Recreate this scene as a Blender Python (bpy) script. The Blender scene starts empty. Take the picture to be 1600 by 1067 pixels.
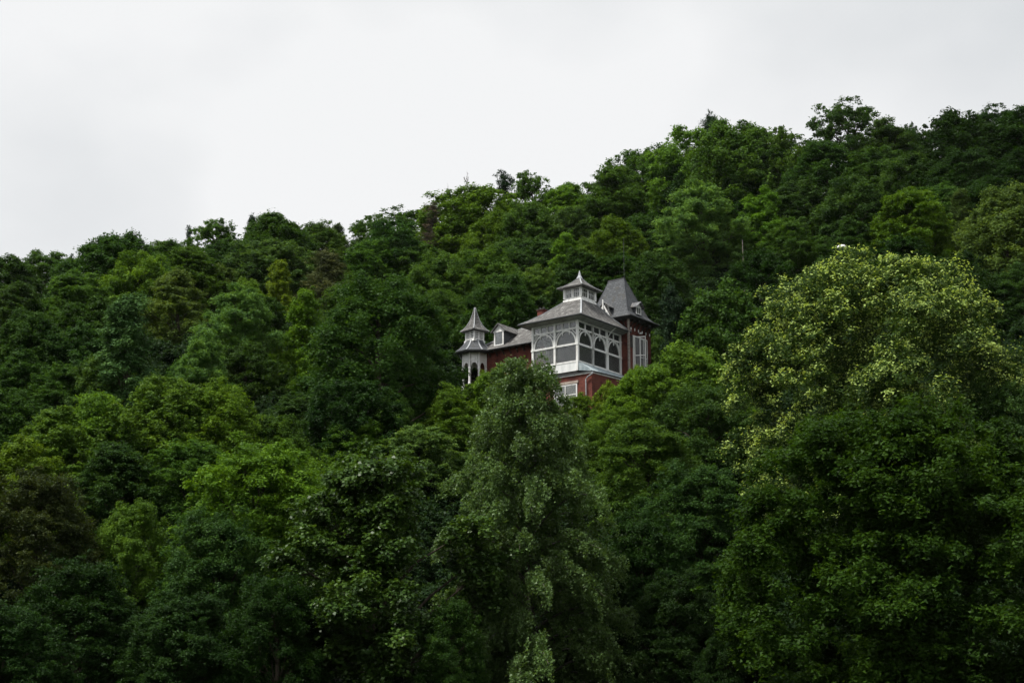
import bpy, math, numpy as np
from mathutils import Vector

SC = bpy.context.scene
COL = SC.collection
R = math.radians

# ------------------------------------------------------------------ camera
F1600 = 2400.0                      # focal length in pixels of a 1600 px wide picture
PITCH = R(14.0)
CAM = np.array([0.0, 0.0, 1.6])
cd = bpy.data.cameras.new('camera')
cd.sensor_width = 36.0
cd.lens = 36.0 * F1600 / 1600.0
cd.clip_start = 0.5
cd.clip_end = 9000
cam = bpy.data.objects.new('camera', cd)
cam.location = CAM
cam.rotation_euler = (R(90) + PITCH, 0, 0)
COL.objects.link(cam)
SC.camera = cam

# ------------------------------------------------------------------ sky
SKX = 2.37
SUN_EL, SUN_AZ = R(64), R(-115)     # azimuth from +Y, clockwise seen from above: behind the camera on the left
w = bpy.data.worlds.new('World'); SC.world = w; w.use_nodes = True
nt = w.node_tree; N = nt.nodes; LK = nt.links
N.clear()
out = N.new('ShaderNodeOutputWorld'); bg = N.new('ShaderNodeBackground')
sky = N.new('ShaderNodeTexSky'); sky.sky_type = 'NISHITA'; sky.sun_disc = False
sky.sun_elevation = SUN_EL; sky.sun_rotation = SUN_AZ
sky.air_density = 1.0; sky.dust_density = 3.0
tc = N.new('ShaderNodeTexCoord')
mp = N.new('ShaderNodeMapping'); mp.inputs['Scale'].default_value = (1.0, 1.0, 1.5); mp.inputs['Location'].default_value = (SKX, 1.15, 0.2)
ns = N.new('ShaderNodeTexNoise'); ns.inputs['Scale'].default_value = 2.1; ns.inputs['Detail'].default_value = 5.0; ns.inputs['Roughness'].default_value = 0.45
rp = N.new('ShaderNodeValToRGB')
rp.color_ramp.elements[0].position = 0.34; rp.color_ramp.elements[0].color = (0.60, 0.635, 0.66, 1)
rp.color_ramp.elements[1].position = 0.57; rp.color_ramp.elements[1].color = (0.955, 0.96, 0.965, 1)
mul = N.new('ShaderNodeVectorMath'); mul.operation = 'SCALE'; mul.inputs['Scale'].default_value = 2.93
mix = N.new('ShaderNodeMix'); mix.data_type = 'RGBA'; mix.inputs['Factor'].default_value = 0.985
bg.inputs['Strength'].default_value = 0.10
LK.new(tc.outputs['Generated'], mp.inputs['Vector']); LK.new(mp.outputs['Vector'], ns.inputs['Vector'])
LK.new(ns.outputs['Fac'], rp.inputs['Fac']); LK.new(rp.outputs['Color'], mul.inputs[0])
LK.new(sky.outputs['Color'], mix.inputs['A']); LK.new(mul.outputs['Vector'], mix.inputs['B'])
LK.new(mix.outputs['Result'], bg.inputs['Color']); LK.new(bg.outputs['Background'], out.inputs['Surface'])

# ------------------------------------------------------------------ sun (veiled by cloud)
sd = bpy.data.lights.new('sun', 'SUN'); sd.energy = 1.5; sd.angle = R(12); sd.color = (1.0, 0.96, 0.88)
sun = bpy.data.objects.new('sun', sd); COL.objects.link(sun)
dirv = Vector((math.sin(SUN_AZ) * math.cos(SUN_EL), math.cos(SUN_AZ) * math.cos(SUN_EL), math.sin(SUN_EL)))
sun.rotation_euler = dirv.to_track_quat('Z', 'Y').to_euler()
sun.location = (-60, -40, 120)

vs = SC.view_settings
vs.view_transform = 'Standard'; vs.look = 'None'; vs.gamma = 1.0; vs.exposure = 1.7; vs.use_curve_mapping = False
cy = SC.cycles
cy.max_bounces = 6; cy.diffuse_bounces = 3; cy.glossy_bounces = 3; cy.transmission_bounces = 4; cy.transparent_max_bounces = 10
cy.use_denoising = True
cy.sample_clamp_indirect = 4.0

# ------------------------------------------------------------------ projection helpers
CP, SP = math.cos(PITCH), math.sin(PITCH)
def ray(px, py):
    x = (px - 800) / F1600; y = -(py - 533.5) / F1600
    return np.array([x, CP - y * SP, SP + y * CP])
def project(p):
    q = np.asarray(p, float) - CAM
    d = q[1] * CP + q[2] * SP
    return 800 + F1600 * q[0] / d, 533.5 - F1600 * (-q[1] * SP + q[2] * CP) / d

# ------------------------------------------------------------------ materials
def new_mat(name):
    m = bpy.data.materials.new(name); m.use_nodes = True
    n = m.node_tree.nodes; n.clear()
    o = n.new('ShaderNodeOutputMaterial')
    return m, n, m.node_tree.links, o

def leaf_material(name, rough=0.5, trans=0.36, spec=0.08):
    m, n, l, o = new_mat(name)
    oi = n.new('ShaderNodeObjectInfo')
    at = n.new('ShaderNodeAttribute'); at.attribute_name = 'tint'
    mx = n.new('ShaderNodeMix'); mx.data_type = 'RGBA'; mx.blend_type = 'MULTIPLY'; mx.inputs['Factor'].default_value = 1.0
    l.new(oi.outputs['Color'], mx.inputs['A']); l.new(at.outputs['Color'], mx.inputs['B'])
    b = n.new('ShaderNodeBsdfPrincipled')
    b.inputs['Roughness'].default_value = rough
    b.inputs['Specular IOR Level'].default_value = spec
    l.new(mx.outputs['Result'], b.inputs['Base Color'])
    t = n.new('ShaderNodeBsdfTranslucent')
    hs = n.new('ShaderNodeMix'); hs.data_type = 'RGBA'; hs.blend_type = 'MULTIPLY'; hs.inputs['Factor'].default_value = 1.0
    hs.inputs['B'].default_value = (1.25, 1.15, 0.55, 1)
    l.new(mx.outputs['Result'], hs.inputs['A']); l.new(hs.outputs['Result'], t.inputs['Color'])
    ms = n.new('ShaderNodeMixShader'); ms.inputs['Fac'].default_value = trans
    l.new(b.outputs['BSDF'], ms.inputs[1]); l.new(t.outputs['BSDF'], ms.inputs[2])
    l.new(ms.outputs['Shader'], o.inputs['Surface'])
    return m

def rough_material(name, col_a, col_b, scale=3.0, rough=0.85, detail=6.0, bump=0.0, stretch=(1, 1, 1), lo=0.35, hi=0.65, spec=0.3):
    m, n, l, o = new_mat(name)
    tcn = n.new('ShaderNodeTexCoord'); mpn = n.new('ShaderNodeMapping'); mpn.inputs['Scale'].default_value = stretch
    nz = n.new('ShaderNodeTexNoise'); nz.inputs['Scale'].default_value = scale; nz.inputs['Detail'].default_value = detail
    cr = n.new('ShaderNodeValToRGB')
    cr.color_ramp.elements[0].position = lo; cr.color_ramp.elements[0].color = (*col_a, 1)
    cr.color_ramp.elements[1].position = hi; cr.color_ramp.elements[1].color = (*col_b, 1)
    b = n.new('ShaderNodeBsdfPrincipled'); b.inputs['Roughness'].default_value = rough
    b.inputs['Specular IOR Level'].default_value = spec
    l.new(tcn.outputs['Object'], mpn.inputs['Vector']); l.new(mpn.outputs['Vector'], nz.inputs['Vector'])
    l.new(nz.outputs['Fac'], cr.inputs['Fac']); l.new(cr.outputs['Color'], b.inputs['Base Color'])
    if bump:
        bp = n.new('ShaderNodeBump'); bp.inputs['Strength'].default_value = bump; bp.inputs['Distance'].default_value = 0.05
        l.new(nz.outputs['Fac'], bp.inputs['Height']); l.new(bp.outputs['Normal'], b.inputs['Normal'])
    l.new(b.outputs['BSDF'], o.inputs['Surface'])
    return m

def course_material(name, c1, c2, mortar, bw, bh, ms, stain_col, stain_lo, stain_hi, rough=0.8, stain_scale=1.3, stretch=(1, 1, 0.5)):
    """rows of slates or bricks, laid along x+y and z, with lichen or soot stains"""
    m, n, l, o = new_mat(name)
    tcn = n.new('ShaderNodeTexCoord'); sp = n.new('ShaderNodeSeparateXYZ'); ad = n.new('ShaderNodeMath'); ad.operation = 'ADD'
    cb = n.new('ShaderNodeCombineXYZ')
    l.new(tcn.outputs['Object'], sp.inputs[0]); l.new(sp.outputs['X'], ad.inputs[0]); l.new(sp.outputs['Y'], ad.inputs[1])
    l.new(ad.outputs[0], cb.inputs['X']); l.new(sp.outputs['Z'], cb.inputs['Y'])
    br = n.new('ShaderNodeTexBrick')
    br.inputs['Scale'].default_value = 1.0; br.inputs['Brick Width'].default_value = bw; br.inputs['Row Height'].default_value = bh
    br.inputs['Mortar Size'].default_value = ms; br.inputs['Mortar Smooth'].default_value = 0.2; br.inputs['Bias'].default_value = 0.0
    br.inputs['Color1'].default_value = (*c1, 1); br.inputs['Color2'].default_value = (*c2, 1); br.inputs['Mortar'].default_value = (*mortar, 1)
    l.new(cb.outputs[0], br.inputs['Vector'])
    mpn = n.new('ShaderNodeMapping'); mpn.inputs['Scale'].default_value = stretch
    l.new(tcn.outputs['Object'], mpn.inputs['Vector'])
    nz = n.new('ShaderNodeTexNoise'); nz.inputs['Scale'].default_value = stain_scale; nz.inputs['Detail'].default_value = 8.0; nz.inputs['Roughness'].default_value = 0.65
    l.new(mpn.outputs['Vector'], nz.inputs['Vector'])
    mr = n.new('ShaderNodeMapRange'); mr.inputs['From Min'].default_value = stain_lo; mr.inputs['From Max'].default_value = stain_hi
    l.new(nz.outputs['Fac'], mr.inputs['Value'])
    mx = n.new('ShaderNodeMix'); mx.data_type = 'RGBA'
    l.new(mr.outputs['Result'], mx.inputs['Factor']); l.new(br.outputs['Color'], mx.inputs['A']); mx.inputs['B'].default_value = (*stain_col, 1)
    b = n.new('ShaderNodeBsdfPrincipled'); b.inputs['Roughness'].default_value = rough; b.inputs['Specular IOR Level'].default_value = 0.35
    l.new(mx.outputs['Result'], b.inputs['Base Color'])
    bp = n.new('ShaderNodeBump'); bp.inputs['Strength'].default_value = 0.6; bp.inputs['Distance'].default_value = 0.03
    l.new(br.outputs['Fac'], bp.inputs['Height']); bp.invert = True
    l.new(bp.outputs['Normal'], b.inputs['Normal'])
    l.new(b.outputs['BSDF'], o.inputs['Surface'])
    return m

def glass_material(name, tint, rough=0.02, dirt=0.06):
    m, n, l, o = new_mat(name)
    fr = n.new('ShaderNodeFresnel'); fr.inputs['IOR'].default_value = 1.55
    tr = n.new('ShaderNodeBsdfTransparent'); tr.inputs['Color'].default_value = (*tint, 1)
    gl = n.new('ShaderNodeBsdfGlossy'); gl.inputs['Roughness'].default_value = rough
    ms = n.new('ShaderNodeMixShader'); l.new(fr.outputs[0], ms.inputs['Fac'])
    l.new(tr.outputs[0], ms.inputs[1]); l.new(gl.outputs[0], ms.inputs[2])
    df = n.new('ShaderNodeBsdfDiffuse'); df.inputs['Color'].default_value = (0.45, 0.46, 0.45, 1)
    nz = n.new('ShaderNodeTexNoise'); nz.inputs['Scale'].default_value = 1.4; nz.inputs['Detail'].default_value = 6
    mt = n.new('ShaderNodeMath'); mt.operation = 'MULTIPLY'; mt.inputs[1].default_value = dirt * 2
    l.new(nz.outputs['Fac'], mt.inputs[0])
    m2 = n.new('ShaderNodeMixShader'); l.new(mt.outputs[0], m2.inputs['Fac'])
    l.new(ms.outputs[0], m2.inputs[1]); l.new(df.outputs[0], m2.inputs[2])
    l.new(m2.outputs[0], o.inputs['Surface'])
    return m

M = {}
M['leaf'] = leaf_material('leaf')
M['leaf_glossy'] = leaf_material('glossy_leaf', 0.42, 0.30, 0.24)
M['leaf_birch'] = leaf_material('birch_leaf', 0.45, 0.35, 0.25)
M['needle'] = leaf_material('needle', 0.6, 0.15, 0.06)
M['bark'] = rough_material('bark', (0.030, 0.024, 0.018), (0.085, 0.070, 0.052), 6, 0.95, 8, 0.5, (1, 1, 0.25))
M['birch_bark'] = rough_material('birch_bark', (0.03, 0.027, 0.022), (0.10, 0.09, 0.075), 5, 0.8, 6, 0.2, (1, 1, 3.5), 0.36, 0.48)
M['dead_wood'] = rough_material('dead_wood', (0.10, 0.085, 0.07), (0.20, 0.17, 0.14), 8, 0.9)
M['soil'] = rough_material('forest_floor', (0.014, 0.013, 0.008), (0.026, 0.030, 0.012), 0.35, 0.95, 9, 0.3)
M['slate'] = course_material('slate', (0.135, 0.140, 0.150), (0.22, 0.225, 0.235), (0.045, 0.045, 0.05), 0.34, 0.19, 0.02, (0.10, 0.085, 0.07), 0.50, 0.66)
M['slate_lichen'] = course_material('lichened_slate', (0.085, 0.083, 0.081), (0.155, 0.151, 0.148), (0.05, 0.048, 0.045), 0.36, 0.17, 0.018, (0.32, 0.32, 0.31), 0.52, 0.74, 0.85, 2.2, (1, 1, 0.3))
M['slate_dark'] = course_material('grey_slate', (0.060, 0.067, 0.075), (0.098, 0.105, 0.116), (0.05, 0.052, 0.056), 0.34, 0.24, 0.022, (0.07, 0.065, 0.055), 0.56, 0.72)
M['brick'] = course_material('brick', (0.135, 0.026, 0.017), (0.195, 0.042, 0.027), (0.16, 0.105, 0.085), 0.24, 0.085, 0.010, (0.05, 0.014, 0.013), 0.48, 0.68, 0.9, 0.9, (1, 1, 1))
M['white'] = rough_material('white_paint', (0.60, 0.59, 0.56), (0.90, 0.90, 0.885), 3.5, 0.5, 7, 0, (1, 1, 0.35), 0.30, 0.48)
M['board'] = rough_material('weathered_board', (0.70, 0.73, 0.73), (0.90, 0.91, 0.91), 2.0, 0.6, 7, 0, (1, 1, 0.3), 0.35, 0.6)
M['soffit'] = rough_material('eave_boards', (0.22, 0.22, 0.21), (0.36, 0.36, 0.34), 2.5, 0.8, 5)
M['dark_timber'] = rough_material('dark_timber', (0.035, 0.032, 0.030), (0.07, 0.065, 0.06), 4, 0.8)
M['gutter'] = rough_material('gutter_metal', (0.03, 0.033, 0.035), (0.065, 0.07, 0.075), 5, 0.5)
M['lead'] = rough_material('lead_sheet', (0.24, 0.30, 0.33), (0.44, 0.50, 0.53), 2.4, 0.55, 8, 0, (1, 1, 0.6))
M['zinc'] = rough_material('zinc', (0.30, 0.32, 0.34), (0.46, 0.48, 0.50), 4, 0.5)
M['stone'] = rough_material('stone', (0.33, 0.27, 0.23), (0.48, 0.41, 0.36), 5, 0.9)
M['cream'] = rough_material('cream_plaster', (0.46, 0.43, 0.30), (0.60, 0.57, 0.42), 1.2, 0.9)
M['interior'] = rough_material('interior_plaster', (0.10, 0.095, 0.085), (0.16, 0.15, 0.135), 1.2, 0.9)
M['pipe'] = rough_material('pipe', (0.20, 0.165, 0.14), (0.33, 0.29, 0.26), 5, 0.7)
M['glass'] = glass_material('window_glass', (0.86, 0.88, 0.88))
M['glass_dusty'] = glass_material('dusty_glass', (0.80, 0.82, 0.80), 0.06, 0.13)
M['glass_clear'] = glass_material('clear_glass', (0.92, 0.93, 0.92), 0.01, 0.02)
M['pale_glass'] = glass_material('pale_lit_glass', (0.8, 0.85, 0.85), 0.08, 0.34)  # paleness stands for light on the base window's panes

# ------------------------------------------------------------------ mesh builders
def mesh_from(name, V, Fc, mat):
    me = bpy.data.meshes.new(name); me.from_pydata([tuple(v) for v in V], [], Fc); me.materials.append(mat); me.update()
    return me
def link(name, me, parent=None):
    o = bpy.data.objects.new(name, me); COL.objects.link(o)
    if parent is not None: o.parent = parent
    return o
def tag(o, label=None, cat=None, group=None, kind=None):
    if label: o['label'] = label
    if cat: o['category'] = cat
    if group: o['group'] = group
    if kind: o['kind'] = kind
    return o

class MB:
    def __init__(s): s.V = []; s.F = []
    def quad(s, a, b, c, d):
        i = len(s.V); s.V += [a, b, c, d]; s.F.append((i, i + 1, i + 2, i + 3)); return s
    def tri(s, a, b, c):
        i = len(s.V); s.V += [a, b, c]; s.F.append((i, i + 1, i + 2)); return s
    def box(s, x0, x1, y0, y1, z0, z1):
        i = len(s.V)
        s.V += [(x0, y0, z0), (x1, y0, z0), (x1, y1, z0), (x0, y1, z0), (x0, y0, z1), (x1, y0, z1), (x1, y1, z1), (x0, y1, z1)]
        s.F += [tuple(i + k for k in f) for f in ((0, 3, 2, 1), (4, 5, 6, 7), (0, 1, 5, 4), (1, 2, 6, 5), (2, 3, 7, 6), (3, 0, 4, 7))]
        return s
    def bar(s, p, q, wd, ht, up=(0, 0, 1)):
        """a squared beam from p to q"""
        p = Vector(p); q = Vector(q); d = (q - p).normalized(); u = Vector(up)
        sd = d.cross(u)
        if sd.length < 1e-4: sd = d.cross(Vector((0, 1, 0)))
        sd.normalize(); u = sd.cross(d).normalized()
        i = len(s.V)
        for e in (p, q):
            for a, b in ((-1, -1), (1, -1), (1, 1), (-1, 1)):
                s.V.append(tuple(e + sd * a * wd / 2 + u * b * ht / 2))
        s.F += [tuple(i + k for k in f) for f in ((0, 1, 2, 3), (7, 6, 5, 4), (0, 4, 5, 1), (1, 5, 6, 2), (2, 6, 7, 3), (3, 7, 4, 0))]
        return s
    def tube(s, pts, rad, n=8):
        pts = [Vector(p) for p in pts]
        if not hasattr(rad, '__len__'): rad = [rad] * len(pts)
        i0 = len(s.V)
        for k, p in enumerate(pts):
            a = pts[max(k - 1, 0)]; b = pts[min(k + 1, len(pts) - 1)]
            d = (b - a).normalized()
            u = d.cross(Vector((0.31, 0.95, 0.1)))
            if u.length < 0.05: u = d.cross(Vector((1, 0, 0)))
            u.normalize(); v = d.cross(u)
            for j in range(n):
                t = 2 * math.pi * j / n
                s.V.append(tuple(p + (u * math.cos(t) + v * math.sin(t)) * rad[k]))
        for k in range(len(pts) - 1):
            for j in range(n):
                a = i0 + k * n + j; b = i0 + k * n + (j + 1) % n
                s.F.append((a, b, b + n, a + n))
        s.F.append(tuple(i0 + j for j in range(n))[::-1]); s.F.append(tuple(i0 + (len(pts) - 1) * n + j for j in range(n)))
        return s
    def loft(s, rings, cap0=True, cap1=True):
        n = len(rings[0]); i0 = len(s.V)
        for r in rings: s.V += [tuple(p) for p in r]
        for k in range(len(rings) - 1):
            for j in range(n):
                a = i0 + k * n + j; b = i0 + k * n + (j + 1) % n
                s.F.append((a, b, b + n, a + n))
        if cap0: s.F.append(tuple(i0 + j for j in range(n))[::-1])
        if cap1: s.F.append(tuple(i0 + (len(rings) - 1) * n + j for j in range(n)))
        return s
    def prism(s, poly, d):
        """extrude polygon (list of 3-D points) by vector d"""
        a = [Vector(p) for p in poly]; b = [p + Vector(d) for p in a]
        return s.loft([a, b])
    def build(s, name, mat, parent=None):
        return link(name, mesh_from(name, s.V, s.F, M[mat] if isinstance(mat, str) else mat), parent)

def rect(x0, x1, y0, y1, z): return [(x0, y0, z), (x1, y0, z), (x1, y1, z), (x0, y1, z)]
def ngon(cx, cy, r, z, n, a0): return [(cx + r * math.cos(a0 + 2 * math.pi * k / n), cy + r * math.sin(a0 + 2 * math.pi * k / n), z) for k in range(n)]

# ------------------------------------------------------------------ terrain
def smooth(a, b, t):
    t = np.clip((t - a) / (b - a), 0, 1); return t * t * (3 - 2 * t)
def softplus(x, k):
    x = np.asarray(x, float) / k
    return k * np.where(x > 30, x, np.log1p(np.exp(np.minimum(x, 30))))
def terrain(x, y):
    x = np.asarray(x, float); y = np.asarray(y, float)
    d = np.hypot(x, y) + 1e-6; az = np.degrees(np.arctan2(x, y)); aa = np.abs(az)
    t = np.clip((az + 19) / 38.0, -0.6, 1.6)
    s2 = 0.30 + 0.20 * smooth(0.0, 1.0, t) + 0.03 * np.sin(t * 7.0)
    dc = 275 - 25 * np.clip(t, 0, 1)
    h = 0.45 * softplus(d - 70, 5.0)
    h = h - (0.45 - s2) * softplus(d - 135, 8.0)                 # the upper slope
    h = h - (s2 - 0.04) * softplus(d - dc, 10.0)                 # levels out behind the crest
    h = np.minimum(h, 115)
    fwd = 1 - smooth(48, 95, aa)
    back = smooth(100, 140, aa) * np.minimum(0.50 * softplus(d - 60, 12.0), 82)      # unseen far side of the valley, height shaped to dim the lower trees
    rough = 0.8 * np.sin(x * 0.13 + 1.3) * np.sin(y * 0.11) + 0.5 * np.sin(x * 0.31 + y * 0.27)
    return h * fwd + back + rough * smooth(60, 90, d)

rings_d = np.concatenate([[0.5], np.linspace(10, 60, 6), np.linspace(65, 330, 80), np.geomspace(345, 7000, 22)])
na = 240
Vg, Fg = [], []
for d in rings_d:
    a = np.arange(na) * 2 * math.pi / na
    xx = d * np.sin(a); yy = d * np.cos(a); zz = terrain(xx, yy)
    Vg += list(zip(xx.tolist(), yy.tolist(), zz.tolist()))
for k in range(len(rings_d) - 1):
    for j in range(na):
        a = k * na + j; b = k * na + (j + 1) % na
        Fg.append((a, a + na, b + na, b))
Fg.append(tuple(range(na)))
gr = link('hillside', mesh_from('hillside', Vg, Fg, M['soil'])); tag(gr, 'wooded hillside rising steeply from the valley floor', None, None, 'structure')
for p in gr.data.polygons: p.use_smooth = True

# ------------------------------------------------------------------ foliage generators
def unit(v): return v / (np.linalg.norm(v, axis=1, keepdims=True) + 1e-9)

def leaves_mesh(name, P, Nn, L, tint, mat, ratio=0.6, T=None, rng=None, quad=False):
    """one small pointed leaf blade per point: a triangle, or a folded diamond for the large leaves of near trees"""
    n = len(P)
    if T is None: T = rng.normal(size=(n, 3))
    T = T - Nn * np.sum(T * Nn, axis=1, keepdims=True); T = unit(T)
    B = np.cross(Nn, T)
    L = L[:, None]
    k = 4 if quad else 3
    V = np.empty((n, k, 3), np.float32)
    if quad:
        fold = 0.10 * L * Nn
        V[:, 0] = P - T * L * 0.5; V[:, 2] = P + T * L * 0.5 - fold
        V[:, 1] = P + B * L * ratio * 0.5 + fold; V[:, 3] = P - B * L * ratio * 0.5 + fold
    else:
        V[:, 0] = P - T * L * 0.42 + B * L * ratio * 0.5; V[:, 1] = P - T * L * 0.30 - B * L * ratio * 0.5; V[:, 2] = P + T * L * 0.58
    me = bpy.data.meshes.new(name)
    me.vertices.add(k * n); me.loops.add(k * n); me.polygons.add(n)
    me.vertices.foreach_set('co', V.ravel())
    me.loops.foreach_set('vertex_index', np.arange(k * n, dtype=np.int32))
    me.polygons.foreach_set('loop_start', np.arange(0, k * n, k, dtype=np.int32))
    at = me.attributes.new('tint', 'FLOAT_COLOR', 'FACE')
    c = np.ones((n, 4), np.float32); c[:, :3] = tint
    at.data.foreach_set('color', c.ravel())
    me.materials.append(mat); me.update(calc_edges=True)
    return me

PROF = {
    'full': lambda u: np.where(u > 0.3, np.sqrt(np.clip(1 - (np.clip(u - 0.3, 0, 1) / 0.72) ** 2.8, 0, 1)), 0.86 + 0.14 * u / 0.3),
    'dome': lambda u: np.where(u > 0.35, np.sqrt(np.clip(1 - ((u - 0.35) / 0.68) ** 2, 0, 1)), 0.72 + 0.28 * u / 0.35),
    'oval': lambda u: np.sin(np.pi * (0.13 + 0.82 * u)) ** 0.75,
    'cone': lambda u: np.clip(1.02 - u, 0, 1) ** 0.85 * np.where(u < 0.12, 0.6 + u * 3.3, 1),
    'egg': lambda u: np.sin(np.pi * (0.30 + 0.66 * u)) ** 0.8,
    'col': lambda u: np.where(u > 0.55, np.sqrt(np.clip(1 - ((u - 0.55) / 0.46) ** 2, 0, 1)), 0.8 + 0.2 * u / 0.55),
}

def crown(name, seed, W, H, z0, prof='dome', nl=14, lr=0.24, pr=0.085, dens=2.0, cover=0.85, leaf=0.26, ratio=0.62,
          flat=0.8, mat='leaf', upn=0.5, spikes=2, inner=0.12, bract=0.0, droop=0.0, var=0.16, trunk_r=0.022, bark='bark', limbs=True, lean=0.0, ntw=9, quad=False, soft=0.5, branchy=0.5, irr=1.0, shell=0.0):
    """returns (crown mesh, trunk mesh), exact nominal width W and height H"""
    rng = np.random.default_rng(seed)
    npuf = max(int(cover * 4 * (lr / pr) ** 2), 6); nleaf = dens * math.pi * (pr * W) ** 2 / (leaf * leaf * ratio * 0.5)
    pf = PROF[prof]
    u = (np.arange(nl) + rng.uniform(0.1, 0.9, nl)) / nl
    u = u ** 0.92
    az = np.arange(nl) * 2.39996 + rng.uniform(-0.5, 0.5, nl)
    rad = lr * W * rng.uniform(0.6, 1.35, nl) * (1 - 0.25 * u)
    f1, f2, f3 = rng.uniform(0, 6.28, 3)
    env = 1 + irr * (0.20 * np.sin(2 * az + f1) + 0.13 * np.sin(3 * az + f2 + 4 * u) + 0.12 * np.sin(9 * u + f3))
    rr = np.maximum(0.5 * W * pf(u) * env - rad * 0.7, 0) * np.where(rng.random(nl) < .22, rng.uniform(.15, .6, nl), rng.uniform(0.8, 1.05, nl))
    LC = np.stack([rr * np.cos(az) + lean * u * W, rr * np.sin(az), z0 + u * (H - z0 - rad * 0.6)], 1)
    # clumps on each lobe
    lid = np.repeat(np.arange(nl), npuf)
    outw = np.stack([np.cos(az), np.sin(az), np.zeros(nl)], 1)
    d = unit(rng.normal(size=(nl * npuf, 3)) + 0.45 * outw[lid] + np.array([0, 0, 0.38]))
    PC = LC[lid] + d * rad[lid][:, None] * rng.uniform(0.55, 1.08, (nl * npuf, 1)) * (np.array([1, 1, 0.85]) * rng.uniform(.75, 1.3, (nl, 3)))[lid]
    PD = d.copy()
    axd = unit(0.85 * outw + np.array([0, 0, 0.5]) + 0.35 * rng.normal(size=(nl, 3)))      # the bough that carries each lobe
    along = rng.random(nl * npuf) < branchy
    tt = rng.uniform(-1.3, 1.15, nl * npuf)
    PB = LC[lid] + axd[lid] * (tt * rad[lid])[:, None] * 1.1 + rng.normal(size=(nl * npuf, 3)) * (rad[lid] * (0.46 - 0.20 * tt))[:, None] * np.array([1, 1, 0.55])
    PC[along] = PB[along]
    if shell:                                                   # clumps knitted into one uneven, softly lobed canopy surface
        sh = rng.random(nl * npuf) < shell; m = int(sh.sum())
        us = np.clip(rng.random(m) ** 0.85, 0, 0.995); as_ = rng.uniform(0, 2 * math.pi, m)
        bump = sum(rng.uniform(.03, .075) * np.cos(rng.integers(2, 9) * as_ + rng.uniform(2, 22) * us + rng.uniform(0, 6.28)) for _ in range(8))
        lf = 1 + irr * (0.14 * np.sin(2 * as_ + f1) + 0.09 * np.sin(3 * as_ + f2 + 4 * us))
        Rs = 0.47 * W * pf(us) * lf * (1 + bump) - np.abs(rng.normal(0, .045, m)) * W
        zs_ = z0 + us * (H - z0) * (1 + 0.35 * bump * us)
        PC[sh] = np.stack([Rs * np.cos(as_) + lean * us * W, Rs * np.sin(as_), zs_], 1)
        PD[sh] = unit(np.stack([np.cos(as_) * (1.05 - us ** 2), np.sin(as_) * (1.05 - us ** 2), 0.25 + 1.1 * us], 1))
    PR = pr * W * rng.uniform(0.55, 1.35, nl * npuf)
    ins = rng.random(nl * npuf) < inner
    PC[ins] = LC[lid][ins] + d[ins] * rad[lid][ins][:, None] * 0.3
    if spikes:
        sid = np.repeat(np.arange(nl), spikes)
        ds = unit(rng.normal(size=(nl * spikes, 3)) * 0.7 + 0.5 * outw[sid] + np.array([0, 0, 0.9]))
        PC = np.vstack([PC, LC[sid] + ds * rad[sid][:, None] * rng.uniform(1.1, 1.32, (nl * spikes, 1))])
        PR = np.concatenate([PR, pr * W * rng.uniform(0.35, 0.6, nl * spikes)])
        PD = np.vstack([PD, ds])
    # leaves
    cnt = np.maximum((nleaf * (PR / (pr * W)) ** 2 * rng.uniform(0.8, 1.2, len(PR))).astype(int), 8)
    pid = np.repeat(np.arange(len(PR)), cnt); n = len(pid)
    tw = unit(rng.normal(size=(len(PR), ntw, 3)).reshape(-1, 3) + np.repeat(0.6 * PD + np.array([0, 0, 0.25]), ntw, 0)).reshape(len(PR), ntw, 3)
    tl = rng.uniform(0.65, 1.35, (len(PR), ntw)); ti = rng.integers(0, ntw, n)
    e = unit(tw[pid, ti] + 0.30 * rng.normal(size=(n, 3)))
    ax_ = rng.uniform(0.8, 1.3, (len(PR), 3)) * np.array([1.1, 1.1, flat])
    rf = rng.random(n) ** soft + np.abs(rng.normal(0, .12, n))
    P = PC[pid] + e * (PR[pid] * tl[pid, ti] * rf)[:, None] * ax_[pid]
    if droop: P[:, 2] -= droop * PR[pid] * rng.random(n) ** 2
    Nn = unit(0.65 * e + np.array([0, 0, upn]) + 0.55 * rng.normal(size=(n, 3)))
    Nn[Nn[:, 2] < -0.35] *= -1
    Lf = leaf * rng.uniform(0.65, 1.3, n)
    po = rng.normal(0, 0.13, len(PR)); lo_ = rng.normal(0, 0.07, nl)
    v = np.clip(1 + po[pid] + rng.normal(0, var, n), 0.5, 1.7)
    tint = np.stack([v * (0.92 + 0.22 * (v - 1)), v, v * (1.05 - 0.5 * (v - 1))], 1)
    if bract:
        pb = np.clip(rng.normal(.8, .45, len(PR)), 0, 1.3)         # some sprays flower richly, some hardly at all
        bz = rng.random(n) < 1.9 * bract * pb[pid] * np.clip((rf - .55) / .35, 0, 1) * np.clip((e * PD[pid]).sum(1) + 0.25, 0, 1)
        tint[bz] = np.array([7.6, 5.8, 7.2]) * rng.uniform(0.75, 1.25, (bz.sum(), 1))  # pale bracts, brightened further to carry the crown's lit highlights
        Lf[bz] *= 0.9
    # normalise
    c = np.median(P[:, :2], axis=0); P[:, :2] -= c; LC[:, :2] -= c
    k = (W * 0.5) / np.percentile(np.hypot(P[:, 0], P[:, 1]), 98.5)
    P[:, :2] *= k; LC[:, :2] *= k
    kz = (H - z0) / (np.percentile(P[:, 2], 99.8) - np.percentile(P[:, 2], 0.5)); zz = np.percentile(P[:, 2], 0.5)
    P[:, 2] = z0 + (P[:, 2] - zz) * kz; LC[:, 2] = z0 + (LC[:, 2] - zz) * kz
    me = leaves_mesh(name + '_crown', P, Nn, Lf, tint, M[mat], ratio, None, rng, quad)
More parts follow.
